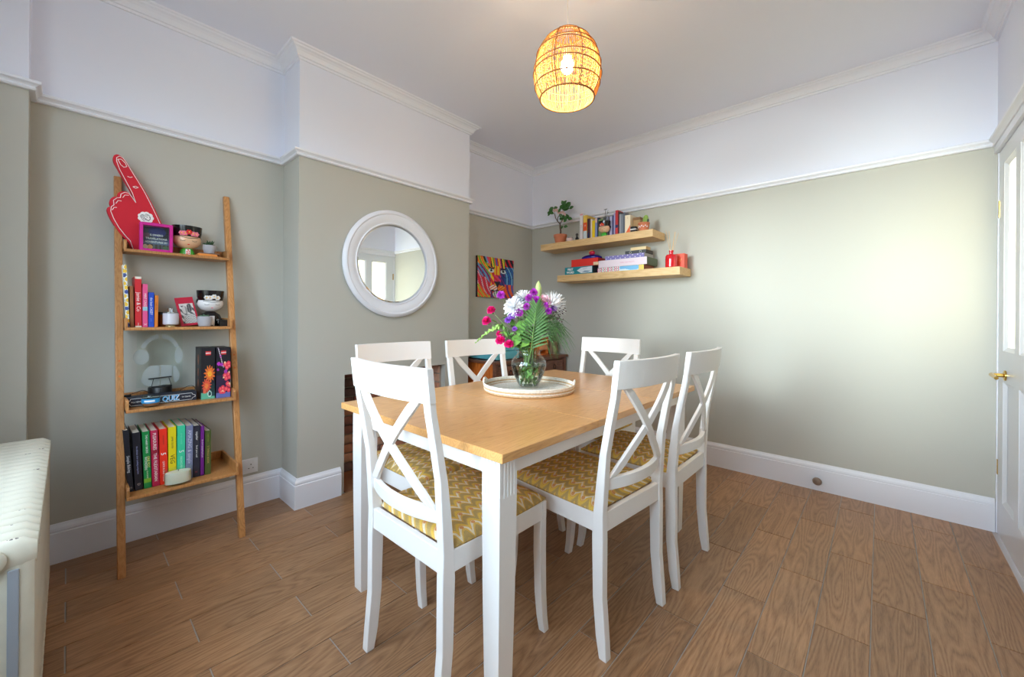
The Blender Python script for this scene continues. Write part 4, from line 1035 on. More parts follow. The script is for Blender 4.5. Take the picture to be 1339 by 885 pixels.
# planters shaped as a woman's head with closed eyes
def head_planter(lab, loc, rot, s, skin, hair, dress, crown, lips, group='head-shaped planters', bh=0.046, br=0.037):
    h = thing('head_planter', lab, 'planter', loc, rot, group)
    S = Matrix.Scale(s, 4); U = bh - 0.046
    MB().lathe([(0.0, 0), (br, 0), (br * 1.03, 0.004), (br * 0.98, bh * 0.45), (br * 0.80, bh * 0.75), (0.019, bh * 0.98), (0.0, bh)], 28, sy=0.8, M=S).build('body', dress, h, smooth=True)
    SU = S @ Matrix.Translation((0, 0, U))
    MB().lathe([(0.0, 0.040), (0.026, 0.042), (0.050, 0.054), (0.066, 0.073), (0.0705, 0.090), (0.068, 0.108), (0.061, 0.124), (0.0, 0.124)], 36, sy=0.80, M=SU).build('head', skin, h, smooth=True)
    MB().lathe([(0.0, 0.112), (0.0655, 0.112), (0.0715, 0.135), (0.0745, 0.176), (0.072, 0.176), (0.067, 0.142), (0.050, 0.128), (0.0, 0.128)], 36, sy=0.84, M=SU).build('hair', hair, h, smooth=True)
    side = MB()
    for q in (-1, 1): side.ball((q * 0.056, 0.016, 0.106), (0.017, 0.032, 0.024), 14, 8, M=SU)
    side.build('hair_side', hair, h, smooth='all')
    def on(x, z, out=0.001):                     # point on the face surface
        zz = [(0.040, 0.0), (0.042, 0.026), (0.054, 0.050), (0.073, 0.066), (0.090, 0.0705), (0.108, 0.068), (0.124, 0.061), (0.176, 0.070)]
        r = 0
        for (a, b), (c, d) in zip(zz, zz[1:]):
            if a <= z <= c: r = b + (d - b) * (z - a) / (c - a)
        if z > 0.112: r = 0.0655 + (z - 0.112) * 0.22
        r = max(r, abs(x) + 1e-4)
        return (x * s, -(math.sqrt(max(0, r * r - x * x)) * (0.80 if z <= 0.112 else 0.84) + out) * s, (z + U) * s)
    ft = MB()
    for q in (-1, 1):
        ft.tube([on(q * 0.028 + d, 0.087 - 0.0045 * (1 - (d / 0.012) ** 2)) for d in (-0.012, -0.008, -0.003, 0.003, 0.008, 0.012)], 0.0009 * s, 5)
        for d in (-0.008, 0.0, 0.008): ft.tube([on(q * 0.028 + d, 0.083), on(q * 0.028 + d * 1.25, 0.0795)], 0.0006 * s, 4)
    ft.tube([on(d, 0.104 - 0.004 * math.cos(d * 60)) for d in (-0.046, -0.034, -0.022, -0.010, 0, 0.010, 0.022, 0.034, 0.046)], 0.0014 * s, 5)
    ft.build('eyes_and_brow', BLACK, h, kind='stuff')
    MB().ball(on(0, 0.064, 0.0), (0.0065 * s, 0.0018 * s, 0.0032 * s), 10, 6).build('lips', lips, h, smooth='all')
    for x, c in crown:
        m = MB(); c0 = on(x, 0.128 if abs(x) > 0.01 else 0.136, 0.003)
        for k in range(6):
            a = k * 1.047; m.ball((c0[0] + math.cos(a) * 0.0095 * s, c0[1], c0[2] + math.sin(a) * 0.0095 * s), (0.0065 * s, 0.0035 * s, 0.0065 * s), 8, 6)
        f = m.build('crown_flower', c, h, smooth='all')
        MB().ball((c0[0], c0[1] - 0.003 * s, c0[2]), (0.004 * s,) * 3, 8, 6).build('flower_centre', YEL, f, smooth='all')
    return h, S, s
YEL = mat('enamel_yellow', (246, 196, 60), 0.3); SKIN = mat('glazed_skin', (228, 186, 150), 0.2); HAIR = mat('glazed_black', (22, 20, 22), 0.15)
GRD = mat('glazed_green', (70, 178, 60), 0.25); REDE = mat('glazed_red', (222, 50, 50), 0.25); PINKE = mat('glazed_pink', (236, 130, 150), 0.25); WHE = mat('glazed_white', (232, 230, 230), 0.2)
h, S, s = head_planter("colourful planter shaped as a woman's head with a red and pink flower crown", (-2.722, 0.4255, SHF[0][1] + .0003), R90, 0.86,
    SKIN, HAIR, GRD, [(-0.034, PINKE), (-0.018, PINKE), (0.0, REDE), (0.019, PINKE), (0.035, PINKE)], REDE)
MB().box(-0.012, 0.012, -0.0325, -0.02, 0.002, 0.036, M=S).build('dress_front', WHE, h, bevel=0.002)
m = MB()
for x, z in ((-.005, .008), (.005, .012), (-.005, .019), (.005, .024), (0, .031)): m.ball((x, -0.0328, z), (0.004, 0.001, 0.004), 8, 5, M=S)
m.build('dress_dots', REDE, h, kind='stuff')
h, S, s = head_planter("black and white planter shaped as a woman's head, second shelf", (-2.722, 0.5285, z2), R90, 0.84,
    WHE, HAIR, HAIR, [(-0.030, WHE), (-0.012, WHE), (0.008, WHE), (0.027, WHE)], PINKE, bh=0.100, br=0.064)
MB().box(-0.013, 0.013, -0.0525, -0.02, 0.002, 0.066, M=S).build('dress_front', WHE, h, bevel=0.002)
m = MB()
for x, z in ((-.026, .022), (.026, .024), (-.020, .040), (.022, .040)):
    m.ring(0.005, 0.0011, 0, 14, 5, M=S @ Matrix.Translation((x * 1.4, -0.0455, z)) @ Matrix.Rotation(rd(90), 4, 'X'))
m.build('dress_rosettes', WHE, h, kind='stuff')

def succulent(lab, loc, r, hgt, m_, group=None, n=22, seed=1, col=(62, 92, 62), pots='pot', sp=1.0):
    p = thing('potted_succulent', lab, 'plant', loc, 0, group)
    MB().lathe([(0.0, 0), (r * 0.70, 0), (r * 0.82, 0.003), (r, hgt * 0.6), (r, hgt), (r * 0.90, hgt), (r * 0.90, hgt * 0.88), (0.0, hgt * 0.86)], 28).build('pot', m_, p, smooth=True)
    lf = MB(); rr = random.Random(seed)
    for k in range(n):
        a = rr.uniform(0, 6.28); e = rr.uniform(0.25, 1.25); L = rr.uniform(0.6, 1.0) * r * 1.3 * sp
        b = Vector((math.cos(a) * r * 0.25, math.sin(a) * r * 0.25, hgt * 0.9)); tip = b + Vector((math.cos(a) * math.cos(e), math.sin(a) * math.cos(e), math.sin(e))) * L
        mid = (b + tip) / 2 + Vector((0, 0, L * 0.08)); lf.tube([b, mid, tip], [r * 0.10, r * 0.15, r * 0.02], 5)
    lf.build('leaves', leafmat('succulent_%d_%d_%d' % col, col), p, kind='stuff', smooth='all')
    return p
POTG = mat('grey_textured_pot', (172, 170, 176), 0.8, bump=0.5, bscale=60)
obk = thing('orange_coaster_stack', 'small flat orange block under the grey potted succulent on the top shelf', 'block', (-2.700, 0.505, SHF[0][1] + .0003), R90)
MB().box(-0.042, 0.042, -0.035, 0.035, 0, 0.0125).build('block', mat('orange_foam', (226, 140, 62), 0.6), obk, bevel=0.002)
MB().box(-0.034, 0.052, -0.032, 0.038, 0.0128, 0.0175).build('lid', mat('tan_leather', (140, 110, 92), 0.6), obk, bevel=0.001)
succulent('succulent in a small grey pot at the right of the top shelf', (-2.703, 0.518, SHF[0][1] + .0184), 0.0285, 0.045, POTG, 'small grey succulent pots', 24, 2)
succulent('succulent in a low grey bobbled pot before the black and white planter', (-2.628, 0.4865, z2), 0.0325, 0.053, POTG, 'small grey succulent pots', 26, 3, (86, 120, 92), sp=0.45)
dp_ = thing('black_box', 'small black box at the right end of the second shelf', 'box', (-2.66, 0.575, z2), R90)
MB().box(-0.018, 0.016, -0.02, 0.02, 0, 0.030).build('case', BLACK, dp_, bevel=0.001); MB().box(-0.018, 0.016, -0.02, 0.02, 0.0305, 0.036).build('lid', BLACK, dp_, bevel=0.001)

# foam hand and magenta box frame on the top shelf
z1_ = SHF[0][1] + 0.0003
FOAM = mat('red_foam', (206, 24, 46), 0.75, bump=0.2, bscale=120)
fh = thing('foam_hand', 'giant red foam hand with pointing finger leaning on the top shelf', 'foam hand', (-2.728, 0.255, z1_), R90)
HP = [(.143, 1.898), (.146, 1.911), (.158, 1.92), (.175, 1.913), (.192, 1.892), (.21, 1.856), (.236, 1.809), (.259, 1.766), (.277, 1.728), (.296, 1.683), (.314, 1.638), (.331, 1.591), (.325, 1.47), (.215, 1.4605), (.201, 1.502), (.173, 1.53), (.148, 1.578), (.131, 1.615), (.123, 1.643), (.125, 1.656), (.137, 1.663), (.131, 1.679), (.135, 1.70), (.149, 1.714), (.16, 1.713), (.159, 1.731), (.176, 1.746), (.195, 1.747), (.208, 1.734), (.225, 1.699), (.206, 1.754), (.18, 1.806), (.159, 1.853), (.146, 1.879)]
HP = [(y - 0.255, z - z1_) for y, z in HP]
def chaikin(P, n=2):
    for _ in range(n):
        Q = []
        for i in range(len(P)):
            a, b = P[i], P[(i + 1) % len(P)]
            Q += [(a[0] * .75 + b[0] * .25, a[1] * .75 + b[1] * .25), (a[0] * .25 + b[0] * .75, a[1] * .25 + b[1] * .75)]
        P = Q
    return P
HPs = [p if p[1] > 0.02 else p for p in chaikin(HP, 1)]
HPs = [(a, max(b, 0.0)) for a, b in HPs]
MB().prism(HPs, 0, 0.034, 'xz').build('hand', FOAM, fh, bevel=0.004)
ln = MB()
def fline(pts, r=0.0014, close=False):
    P = [((130 + 0 * 1) and 0, 0)] if False else pts
    Q = []
    for i in range(len(P) - 1):
        Q.append(P[i]); Q.append(((P[i][0] + P[i + 1][0]) / 2, (P[i][1] + P[i + 1][1]) / 2))
    Q.append(P[-1]); ln.tube([(a - 0.255, -0.0004, b - z1_) for a, b in Q], r, 5)
fline([(.225, 1.699), (.212, 1.745), (.188, 1.80), (.166, 1.85), (.156, 1.885), (.156, 1.902), (.166, 1.912), (.178, 1.907), (.192, 1.885), (.213, 1.843), (.237, 1.798), (.256, 1.76), (.273, 1.72), (.291, 1.677), (.308, 1.633), (.322, 1.595)])
fline([(.160, 1.895), (.172, 1.899), (.186, 1.884), (.192, 1.868), (.181, 1.862), (.170, 1.872), (.160, 1.895)])
fline([(.194, 1.821), (.204, 1.818), (.212, 1.823)]); fline([(.214, 1.775), (.224, 1.770), (.234, 1.776), (.224, 1.780), (.214, 1.775)])
fline([(.225, 1.699), (.212, 1.722), (.200, 1.740), (.185, 1.741), (.172, 1.730), (.170, 1.712)]); fline([(.178, 1.714), (.186, 1.728), (.200, 1.730)])
fline([(.170, 1.712), (.158, 1.708), (.146, 1.694), (.148, 1.672)]); fline([(.154, 1.680), (.162, 1.696), (.174, 1.696)])
fline([(.148, 1.672), (.139, 1.662), (.137, 1.640), (.148, 1.605), (.166, 1.566), (.190, 1.528), (.206, 1.508), (.214, 1.478), (.217, 1.466)]); fline([(.142, 1.646), (.148, 1.660), (.158, 1.662)])
ln.build('white_outline', WTXT, fh, kind='stuff')
ro = MB()
for k in range(9):
    a = k * 0.698; ro.ball((0.262 - .255 + math.cos(a) * 0.020, -0.0005, 1.632 - z1_ + math.sin(a) * 0.019), (0.011, 0.0012, 0.011), 10, 5)
ro.ball((0.262 - .255, -0.0005, 1.632 - z1_), (0.022, 0.0012, 0.022), 14, 6)
ro = ro.build('rose_emblem', WTXT, fh, kind='stuff')
rl = MB()
for R_, a0, a1, ox_, oz_ in ((.006, 0, 300, 0, 0), (.012, 40, 300, .001, .001), (.018, -60, 90, -.001, 0), (.018, 130, 250, .002, 0), (.009, 190, 420, .008, -.004), (.008, 60, 240, -.012, .004)):
    rl.tube([(0.262 - .255 + ox_ + math.cos(rd(a0 + (a1 - a0) * i / 12)) * R_, -0.002, 1.632 - z1_ + oz_ + math.sin(rd(a0 + (a1 - a0) * i / 12)) * R_) for i in range(13)], 0.0009, 4)
rl.build('rose_lines', BLACK, fh, kind='stuff')
MAG = mat('magenta_lacquer', (200, 24, 138), 0.35)
mf = thing('magenta_box_frame', 'magenta box frame with a dark print and white lettering, top shelf', 'picture frame', (-2.655, 0.2955, z1_), rd(87))
m = MB(); a, H_, dd = 0.0625, 0.137, 0.050
m.box(-a, -a + 0.013, 0, dd, 0, H_).box(a - 0.013, a, 0, dd, 0, H_).box(-a + 0.013, a - 0.013, 0, dd, 0, 0.010).box(-a + 0.013, a - 0.013, 0, dd, H_ - 0.013, H_).box(-a + 0.013, a - 0.013, dd - 0.006, dd - 0.001, 0.010, H_ - 0.013)
m.build('frame', MAG, mf, bevel=0.001, seg=1)
def scene_print(u, v):
    if v < 0.25:
        for cx, cy, r, c in ((.10, .12, .10, (236, 222, 190)), (.28, .12, .10, (226, 166, 100)), (.88, .10, .11, (84, 120, 78))):
            if math.hypot(u - cx, v - cy) < r: return c
        return (70, 60, 48) if math.sin(u * 40) > 0 else (90, 90, 96)
    if math.hypot((u - .55) / 1.4, v - .80) < 0.24: return (30, 26, 110)
    if v < 0.5: return (96, 110, 140) if v < .38 else (64, 74, 110)
    if u < .25 and v < .72: return (110, 70, 100)
    return (40, 46, 72) if u < .6 else (14, 14, 30)
paint('print', 2 * a - 0.026, H_ - 0.023, 36, 40, scene_print, mf, (0, dd - 0.0075, 0.010))
for body, z, f in (('IS DINERO', .084, .050), ('TRAVELATIONS', .066, .082), ('ADVENTURES BY', .049, .086)):
    text(body, 0.013, WTXT, mf, FRONT, (0.002, dd - 0.0085, z), fit=f, bold=0.0002)
MB().box(-a + 0.0132, a - 0.0132, 0.004, 0.0055, 0.0102, H_ - 0.0132).build('glass', GLASS, mf)
# ------------------------------------------------------------------ floating shelves on the far wall
S1Z, S2Z, SF = 1.862, 1.544, 3.160
def fshelf(lab, x0, x1, z1):
    o = MB().box(x0, x1, SF, YR, z1 - 0.062, z1).build('floating_shelf', BEECH, bevel=0.0015, seg=1)
    return tag(o, lab, 'shelf', 'pale oak floating shelves')
fshelf('upper pale oak floating shelf on the far wall', -2.50, -1.355, S1Z)
fshelf('lower pale oak floating shelf holding board games', -2.295, -1.140, S2Z)
u1 = S1Z + 0.0004; u2 = S2Z + 0.0004
TERR = mat('terracotta', (206, 124, 88), 0.8, bump=0.2, bscale=60, var=0.08)
# bonsai-like ficus
fc = thing('ficus_bonsai', 'small ficus tree with pink blossom in a terracotta pot, upper floating shelf', 'plant', (-2.315, 3.235, u1))
MB().lathe([(0.0, 0), (0.046, 0), (0.060, 0.062), (0.064, 0.064), (0.065, 0.086), (0.058, 0.086), (0.056, 0.076), (0.0, 0.076)], 28).build('pot', TERR, fc, smooth=True)
BARK = mat('grey_brown_bark', (96, 80, 66), 0.9)
tk = MB(); tk.tube([(0.0, 0, 0.075), (0.004, 0, 0.12), (-0.002, 0, 0.16), (-0.004, 0, 0.195), (-0.035, 0, 0.225), (-0.058, 0.0, 0.26), (-0.072, 0, 0.31)], [0.011, 0.008, 0.008, 0.0065, 0.005, 0.0045, 0.003], 8)
tk.tube([(-0.004, 0, 0.195), (0.022, -0.01, 0.215), (0.05, -0.01, 0.24)], [0.006, 0.004, 0.003], 6).tube([(-0.035, 0, 0.225), (-0.030, 0.0, 0.26), (-0.012, 0, 0.285), (0.03, 0, 0.31)], [0.0045, 0.004, 0.003, 0.003], 6)
tk.build('trunk', BARK, fc, smooth='all')
FL = leafmat('ficus_leaf', (66, 116, 54), 0.35)
random.seed(12)
for cx, cz, n, s in ((-0.115, 0.325, 6, 0.055), (-0.085, 0.355, 3, 0.045), (0.045, 0.37, 8, 0.06), (0.095, 0.33, 6, 0.055), (0.025, 0.33, 5, 0.05), (0.040, 0.245, 7, 0.055), (0.085, 0.235, 6, 0.055), (0.0, 0.23, 3, 0.04), (0.035, 0.165, 2, 0.05)):
    for k in range(n):
        a = random.uniform(0, 6.28); y0_ = random.uniform(-0.03, 0.02)
        b = (cx, y0_, cz); t_ = (cx + math.cos(a) * s, y0_ + random.uniform(-0.02, 0.02), cz + math.sin(a) * s * 0.8)
        MB().leaf(b, t_, s * 0.62, (0.1, -1, 0.2), shape=(0.1, 0.75, 1.0, 0.7, 0.05)).build('leaf', FL, fc, smooth='all')
BLS = leafmat('pale_pink_petal', (226, 190, 184), 0.6)
bl_ = MB()
for k in range(16):
    x = -0.065 + k * 0.009; z = 0.335 - k * 0.004 + random.uniform(-0.012, 0.012)
    for q in range(4):
        a = random.uniform(0, 6.28); bl_.leaf((x, -0.012, z), (x + math.cos(a) * 0.018, -0.02, z + math.sin(a) * 0.018), 0.014, (0, -1, 0), shape=(0.3, 1, 0.9, 0.2))
bl_.build('blossom', BLS, fc, kind='stuff', smooth='all')
jr2 = thing('pink_jar', 'small pale pink jar between the terracotta pot and the books', 'jar', (-2.180, 3.20, u1))
MB().lathe([(0.0, 0), (0.026, 0), (0.030, 0.006), (0.031, 0.030), (0.0, 0.030)], 22).build('jar', mat('pale_pink_ceramic', (226, 200, 196), 0.4), jr2, smooth=True)
MB().lathe([(0.0, 0.0302), (0.031, 0.0302), (0.030, 0.037), (0.010, 0.042), (0.0, 0.043)], 22).build('lid', mat('grey_ceramic', (150, 146, 148), 0.4), jr2, smooth=True)
dk = thing('dark_bottle', 'tiny dark figurine bottle left of the white book spine', 'bottle', (-2.103, 3.205, u1))
MB().lathe([(0.0, 0), (0.016, 0), (0.017, 0.022), (0.008, 0.034), (0.008, 0.042), (0.0, 0.042)], 16).build('bottle', BLACK, dk, smooth=True)
MB().ball((0, 0, 0.056), 0.0135, 12, 8).build('stopper', mat('dark_grey', (70, 66, 66), 0.4), dk, smooth='all')
G1 = 'books on the upper floating shelf'
W2c = (236, 232, 230)
ups = [
 ('white book with pink trim, first book on the upper shelf', -2.063, .032, .252, (232, 226, 228), [('lessons', .5, .012, (200, 130, 140), 0)], [(0.92, .97, (220, 150, 160))]),
 ('book with yellow, orange and white bands beside the first white book', -2.0215, .040, .226, (240, 196, 80), [('40', .58, .018, W2c, 0), ('2 for 1', .18, .010, (60, 90, 130), 0)], [(.37, .70, (232, 90, 40)), (0, .36, (214, 224, 228))]),
 ('dark burgundy and navy book on the upper shelf', -1.9865, .022, .190, (78, 38, 52), [], [(0, .3, (34, 44, 84))]),
 ('slim brown book next to the cream one', -1.970, .009, .184, (120, 96, 84), [], None),
 ('cream book before the bright yellow spine', -1.9565, .014, .182, (230, 222, 212), [], None),
 ('bright yellow book on the upper shelf', -1.933, .029, .165, (240, 206, 20), [], None),
 ('pale blue book with a peach top band', -1.906, .022, .180, (132, 150, 200), [], [(.78, 1, (232, 190, 180))]),
 ('narrow navy book beside the pale blue one', -1.8895, .009, .184, (34, 44, 92), [], None),
 ('soft green book partly behind the head planter', -1.861, .044, .165, (120, 148, 92), [], None),
 ('dark olive book behind the head planter', -1.8255, .023, .175, (86, 92, 88), [], None),
 ('grey book behind the head planter on its right', -1.7985, .027, .178, (150, 152, 168), [], None),
 ('pale lilac book right of the head planter', -1.758, .024, .176, (184, 180, 214), [], None),
 ('thin dark blue book beside the lilac ones', -1.739, .010, .180, (58, 62, 120), [], None),
 ('tall lilac book before the red one', -1.7245, .015, .196, (160, 160, 206), [], None),
 ('tall red book with a dark blue band', -1.7025, .026, .218, (196, 52, 56), [], [(.30, .42, (50, 40, 90))]),
 ('thin black and red book beside the tall red one', -1.6835, .009, .205, (60, 26, 34), [], None),
 ('silver grey book, first of the grey trio', -1.6695, .017, .180, (154, 158, 170), [], None),
 ('silver grey book, middle of the grey trio', -1.651, .018, .178, (132, 138, 150), [], None),
 ('slate book, last of the grey trio', -1.6335, .014, .190, (96, 102, 116), [], None),
 ('cream book with an orange flame at its foot', -1.6005, .050, .160, (246, 230, 200), [('HEART', .86, .006, (120, 90, 60), 0)], None)]
for lab, x, w_, h, c, ti, ex in ups:
    o = book(lab, x, 3.215, u1, w_ - 0.0008, h, 0.14, c, 0, G1, 0, ti, extra=ex)
    if 'flame' in lab:
        MB().add([(-0.022, -0.0006, 0.001), (0.0235, -0.0006, 0.001), (0.0235, -0.0006, 0.075), (0.010, -0.0006, 0.05)], [(0, 1, 2, 3)]).add([(-0.022, -0.0002, 0.001), (0.0235, -0.0002, 0.001), (0.0235, -0.0002, 0.075), (0.010, -0.0002, 0.05)], [(3, 2, 1, 0)]).build('flame_print', mat('flame_orange', (238, 104, 48), 0.5), o)
bo = thing('tan_box', 'tan and brown wooden box behind the cactus', 'box', (-1.545, 3.262, u1))
MB().box(-0.026, 0.034, 0, 0.12, 0, 0.118).build('case', mat('tan_board', (176, 138, 92), 0.6), bo, bevel=0.001)
MB().box(-0.027, 0.035, -0.001, 0.121, 0.119, 0.140).build('lid', mat('brown_board', (134, 98, 64), 0.6), bo, bevel=0.001)
cb = thing('camera_trinket', 'small black trinket with a white band before the tan box', 'trinket', (-1.540, 3.215, u1))
MB().box(-0.028, 0.024, -0.02, 0.02, 0, 0.052).build('body', BLACK, cb, bevel=0.006)
MB().box(-0.0284, 0.0244, -0.0206, 0.02, 0.022, 0.032).build('band', WHE, cb, bevel=0.001)
cc = thing('potted_cactus', 'small prickly cactus in a patterned terracotta pot at the right end of the upper shelf', 'plant', (-1.455, 3.215, u1))
MB().lathe([(0.0, 0), (0.036, 0), (0.044, 0.058), (0.047, 0.060), (0.047, 0.070), (0.041, 0.070), (0.040, 0.062), (0.0, 0.062)], 26).build('pot', TERR, cc, smooth=True)
m = MB()
for k in range(7):
    a = rd(-150 + k * 20); r = 0.0415; m.ball((math.cos(a) * r, math.sin(a) * r, 0.034 + 0.008 * (k % 2)), (0.0055, 0.0035, 0.006), 8, 5)
m.build('dot_pattern', mat('pot_glaze', (236, 226, 232), 0.4), cc, kind='stuff')
CACT = mat('cactus_green', (132, 160, 70), 0.6, bump=0.4, bscale=70)
MB().ball((0.004, 0, 0.098), (0.024, 0.010, 0.038), 16, 12, M=Matrix.Rotation(rd(6), 4, 'Y')).build('pad', CACT, cc, smooth='all')
MB().ball((0.034, 0, 0.086), (0.010, 0.008, 0.016), 12, 8).build('pad', mat('dark_cactus', (60, 74, 56), 0.6), cc, smooth='all')
m = MB(); random.seed(2)
for k in range(40):
    a = random.uniform(0, 6.28); e = random.uniform(-1, 1); p = Vector((0.014 + math.cos(a) * 0.022 * math.cos(e), -abs(math.sin(a)) * 0.010 * math.cos(e), 0.098 + math.sin(e) * 0.036)); m.tube([p, p + Vector((math.cos(a) * 0.004, -0.004, math.sin(e) * 0.004))], 0.0004, 3)
m.build('spines', PAPER, cc, kind='stuff')
hp, S, s = head_planter("small planter shaped as a woman's head with dark stems, upper floating shelf", (-1.805, 3.193 - 0.03 + 0.018, u1), 0, 0.74,
    SKIN, HAIR, GRD, [(-0.014, PINKE), (0.0, REDE), (0.015, REDE)], REDE)
hp.location = (-1.805, 3.1725 + 0.0, u1); hp.location.y = 3.172 + 0.012
m = MB(); m.tube([(0, 0, 0.08), (0.004, 0, 0.14), (0.010, 0, 0.205), (0.012, 0, 0.235)], [0.006, 0.003, 0.002, 0.002], 5).tube([(0.0, 0, 0.10), (0.018, 0, 0.17), (0.036, 0, 0.225)], [0.003, 0.002, 0.0012], 5).tube([(-0.004, 0, 0.234), (0.026, 0, 0.236)], 0.003, 5).tube([(0.03, 0, 0.20), (0.044, 0, 0.205)], 0.002, 4)
m.build('dark_stems', BLACK, hp, kind='stuff')

# board games etc. on the lower shelf
G2b = 'board games on the lower floating shelf'
def gbox(lab, x0, x1, y, d, z0, z1, front, side=None, lid=True, cat='box', name='board_game'):
    w_ = x1 - x0; h = z1 - z0
    o = thing(name, lab, cat, ((x0 + x1) / 2, y, z0), 0, G2b)
    ms = mat('box_%d_%d_%d' % (side or front), (side or front), 0.5)
    MB().box(-w_ / 2 + 0.001, w_ / 2 - 0.001, 0.001, d - 0.001, 0, h * 0.5).build('tray', ms, o)
    MB().box(-w_ / 2, w_ / 2, 0, d, h * 0.18, h).build('lid', ms, o, bevel=0.001, seg=1)
    MB().box(-w_ / 2, w_ / 2, -0.0008, 0.0002, h * 0.0 + 0.0005, h - 0.0005).build('front_print', mat('box_%d_%d_%d' % front, front, 0.5), o)
    return o
tb = gbox('teal board game box with white pictures at the left end of the lower shelf', -2.226, -1.925, 3.190, 0.20, u2, u2 + .072, (26, 138, 150), (62, 74, 84))
text('FIRST\nWORD', 0.028, WTXT, tb, FRONT, (-.088, -0.0014, .036), fit=0.085, bold=0.001)
m = MB(); m.add([(-.015, -0.0014, .036), (.03, -0.0014, .010), (.146, -0.0014, .012), (.146, -0.0014, .066), (.03, -0.0014, .060)], [(0, 1, 2, 3, 4)]); m.build('picture', mat('pale_blue_print', (222, 232, 240), 0.5), tb)
m = MB(); m.add([(.040, -0.002, .018), (.10, -0.002, .016), (.135, -0.002, .026), (.070, -0.002, .030)], [(0, 1, 2, 3)]).add([(.05, -0.002, .046), (.095, -0.002, .052), (.096, -0.002, .054), (.05, -0.002, .049)], [(0, 1, 2, 3)]); m.build('picture_detail', mat('blue_grey_print', (110, 150, 178), 0.5), tb)
rb = gbox('bright red box on top of the teal game', -2.163, -1.880, 3.205, 0.17, u2 + .0728, u2 + .142, (236, 52, 40), (206, 38, 36))
lidp = thing('casserole_lid', 'round dark blue lid with a pink-red knob on the red box', 'lid', (-1.985, 3.275, u2 + .143), 0)
MB().lathe([(0.0, 0.0), (0.098, 0.0), (0.102, 0.006), (0.100, 0.016), (0.080, 0.028), (0.045, 0.036), (0.0, 0.038)], 40, sy=0.7).build('lid', mat('cobalt_enamel', (28, 20, 140), 0.15), lidp, smooth=True)
MB().ball((0.002, 0, 0.056), (0.030, 0.024, 0.020), 18, 12).build('knob', mat('pink_red_knob', (226, 36, 76), 0.35), lidp, smooth='all')
MB().tube([(-0.028, -0.004, 0.050), (-0.020, -0.010, 0.073), (0.0, -0.012, 0.080), (0.02, -0.010, 0.074)], 0.004, 6).build('knob_cord', mat('yellow_trim', (236, 200, 110), 0.5), lidp, smooth='all')
def puzzle(u, v):
    if u < .5: return (232, 120, 160) if (int(u * 60) * 7 + int(v * 6) * 5) % 5 < 2 else ((240, 244, 240) if (int(u * 60) + int(v * 6)) % 3 else (120, 190, 170))
    if u < .9: return (120, 190, 236) if v > .25 + .2 * math.sin(u * 14) else (214, 236, 246)
    return (236, 206, 110) if u < .985 else (240, 230, 70)
pz = gbox('pastel jigsaw box at the bottom of the middle stack', -1.872, -1.442, 3.190, 0.20, u2, u2 + .042, (232, 240, 236), (196, 128, 100))
paint('jigsaw_print', .429, .040, 110, 10, puzzle, pz, (0, -0.0015, .001))
wt = gbox('white and pale pink game box above the pastel jigsaw', -1.862, -1.415, 3.188, 0.21, u2 + .0428, u2 + .105, (240, 224, 234), (110, 128, 100))
text('HERD MENTALITY', 0.012, mat('ink_pink', (226, 150, 180), 0.5), wt, FRONT, (0.05, -0.0013, .030), fit=.13)
pk = gbox('small cream card box beside the white game', -1.9135, -1.8645, 3.185, 0.07, u2 + .0728, u2 + .1015, (240, 206, 170), None)

pl = gbox('lavender box with white polka dots above the white game', -1.800, -1.440, 3.195, 0.18, u2 + .1056, u2 + .140, (134, 126, 190), (190, 186, 180))
m = MB()
for k in range(16):
    m.lathe([(0.0, 0), (0.0045, 0), (0.0045, 0.0003), (0, 0.0003)], 8, M=Matrix.Translation((-.17 + k * .0225, -0.0013, .008 + .018 * (k % 2))) @ Matrix.Rotation(R90, 4, 'X'))
m.build('polka_dots', WTXT, pl, kind='stuff')
cs = gbox('charcoal cassette-shaped box above the lavender box', -1.620, -1.436, 3.215, 0.14, u2 + .1408, u2 + .170, (66, 68, 72), (70, 60, 54))
m = MB()
for x in (-.045, .045): m.ring(0.009, 0.0012, 0, 18, 5, M=Matrix.Translation((x, -0.001, .0145)) @ Matrix.Rotation(R90, 4, 'X'))
m.build('reel_print', PAPER, cs, kind='stuff')
cm = gbox('small cream box topmost of the middle stack', -1.575, -1.440, 3.225, 0.09, u2 + .1708, u2 + .197, (240, 214, 164), (214, 180, 120))
rdif = thing('reed_diffuser', 'glossy red glass reed diffuser at the right end of the lower shelf', 'diffuser', (-1.223, 3.205, u2))
MB().lathe([(0.0, 0), (0.040, 0), (0.044, 0.004), (0.045, 0.060), (0.044, 0.086), (0.036, 0.100), (0.016, 0.107), (0.0155, 0.124), (0.018, 0.126), (0.018, 0.134), (0.0, 0.134)], 32).build('bottle', mat('red_glass', (214, 16, 30), 0.06, Coat_Weight=1.0), rdif, smooth=True)
for k, (dx, dy) in enumerate([(-.045, .0), (-.030, .03), (-.012, -.02), (.022, .01), (.036, -.01), (.048, .02)]):
    MB().tube([(dx * 0.1, dy * 0.1, 0.10), (dx, dy, 0.30 - 0.006 * k)], 0.0014, 5).build('reed', mat('natural_reed', (226, 186, 128), 0.8), rdif)
rbx = thing('coral_box', 'coral red carton behind the red diffuser', 'box', (-1.178, 3.262, u2))
MB().box(-.036, .036, 0, .07, 0, .105).build('carton', mat('coral_card', (232, 84, 56), 0.5), rbx, bevel=0.001)
MB().box(-.036, .036, 0, .07, 0.1055, .112).build('flap', mat('coral_card', (232, 84, 56), 0.5), rbx)
m = MB()
for x, z in ((-.002, .062), (.008, .058), (.003, .05), (.012, .066), (-.006, .055)): m.box(x, x + .004, -0.001, 0, z, z + .005)
m.build('gold_print', mat('yellow_print', (250, 200, 90), 0.5), rbx, kind='stuff')

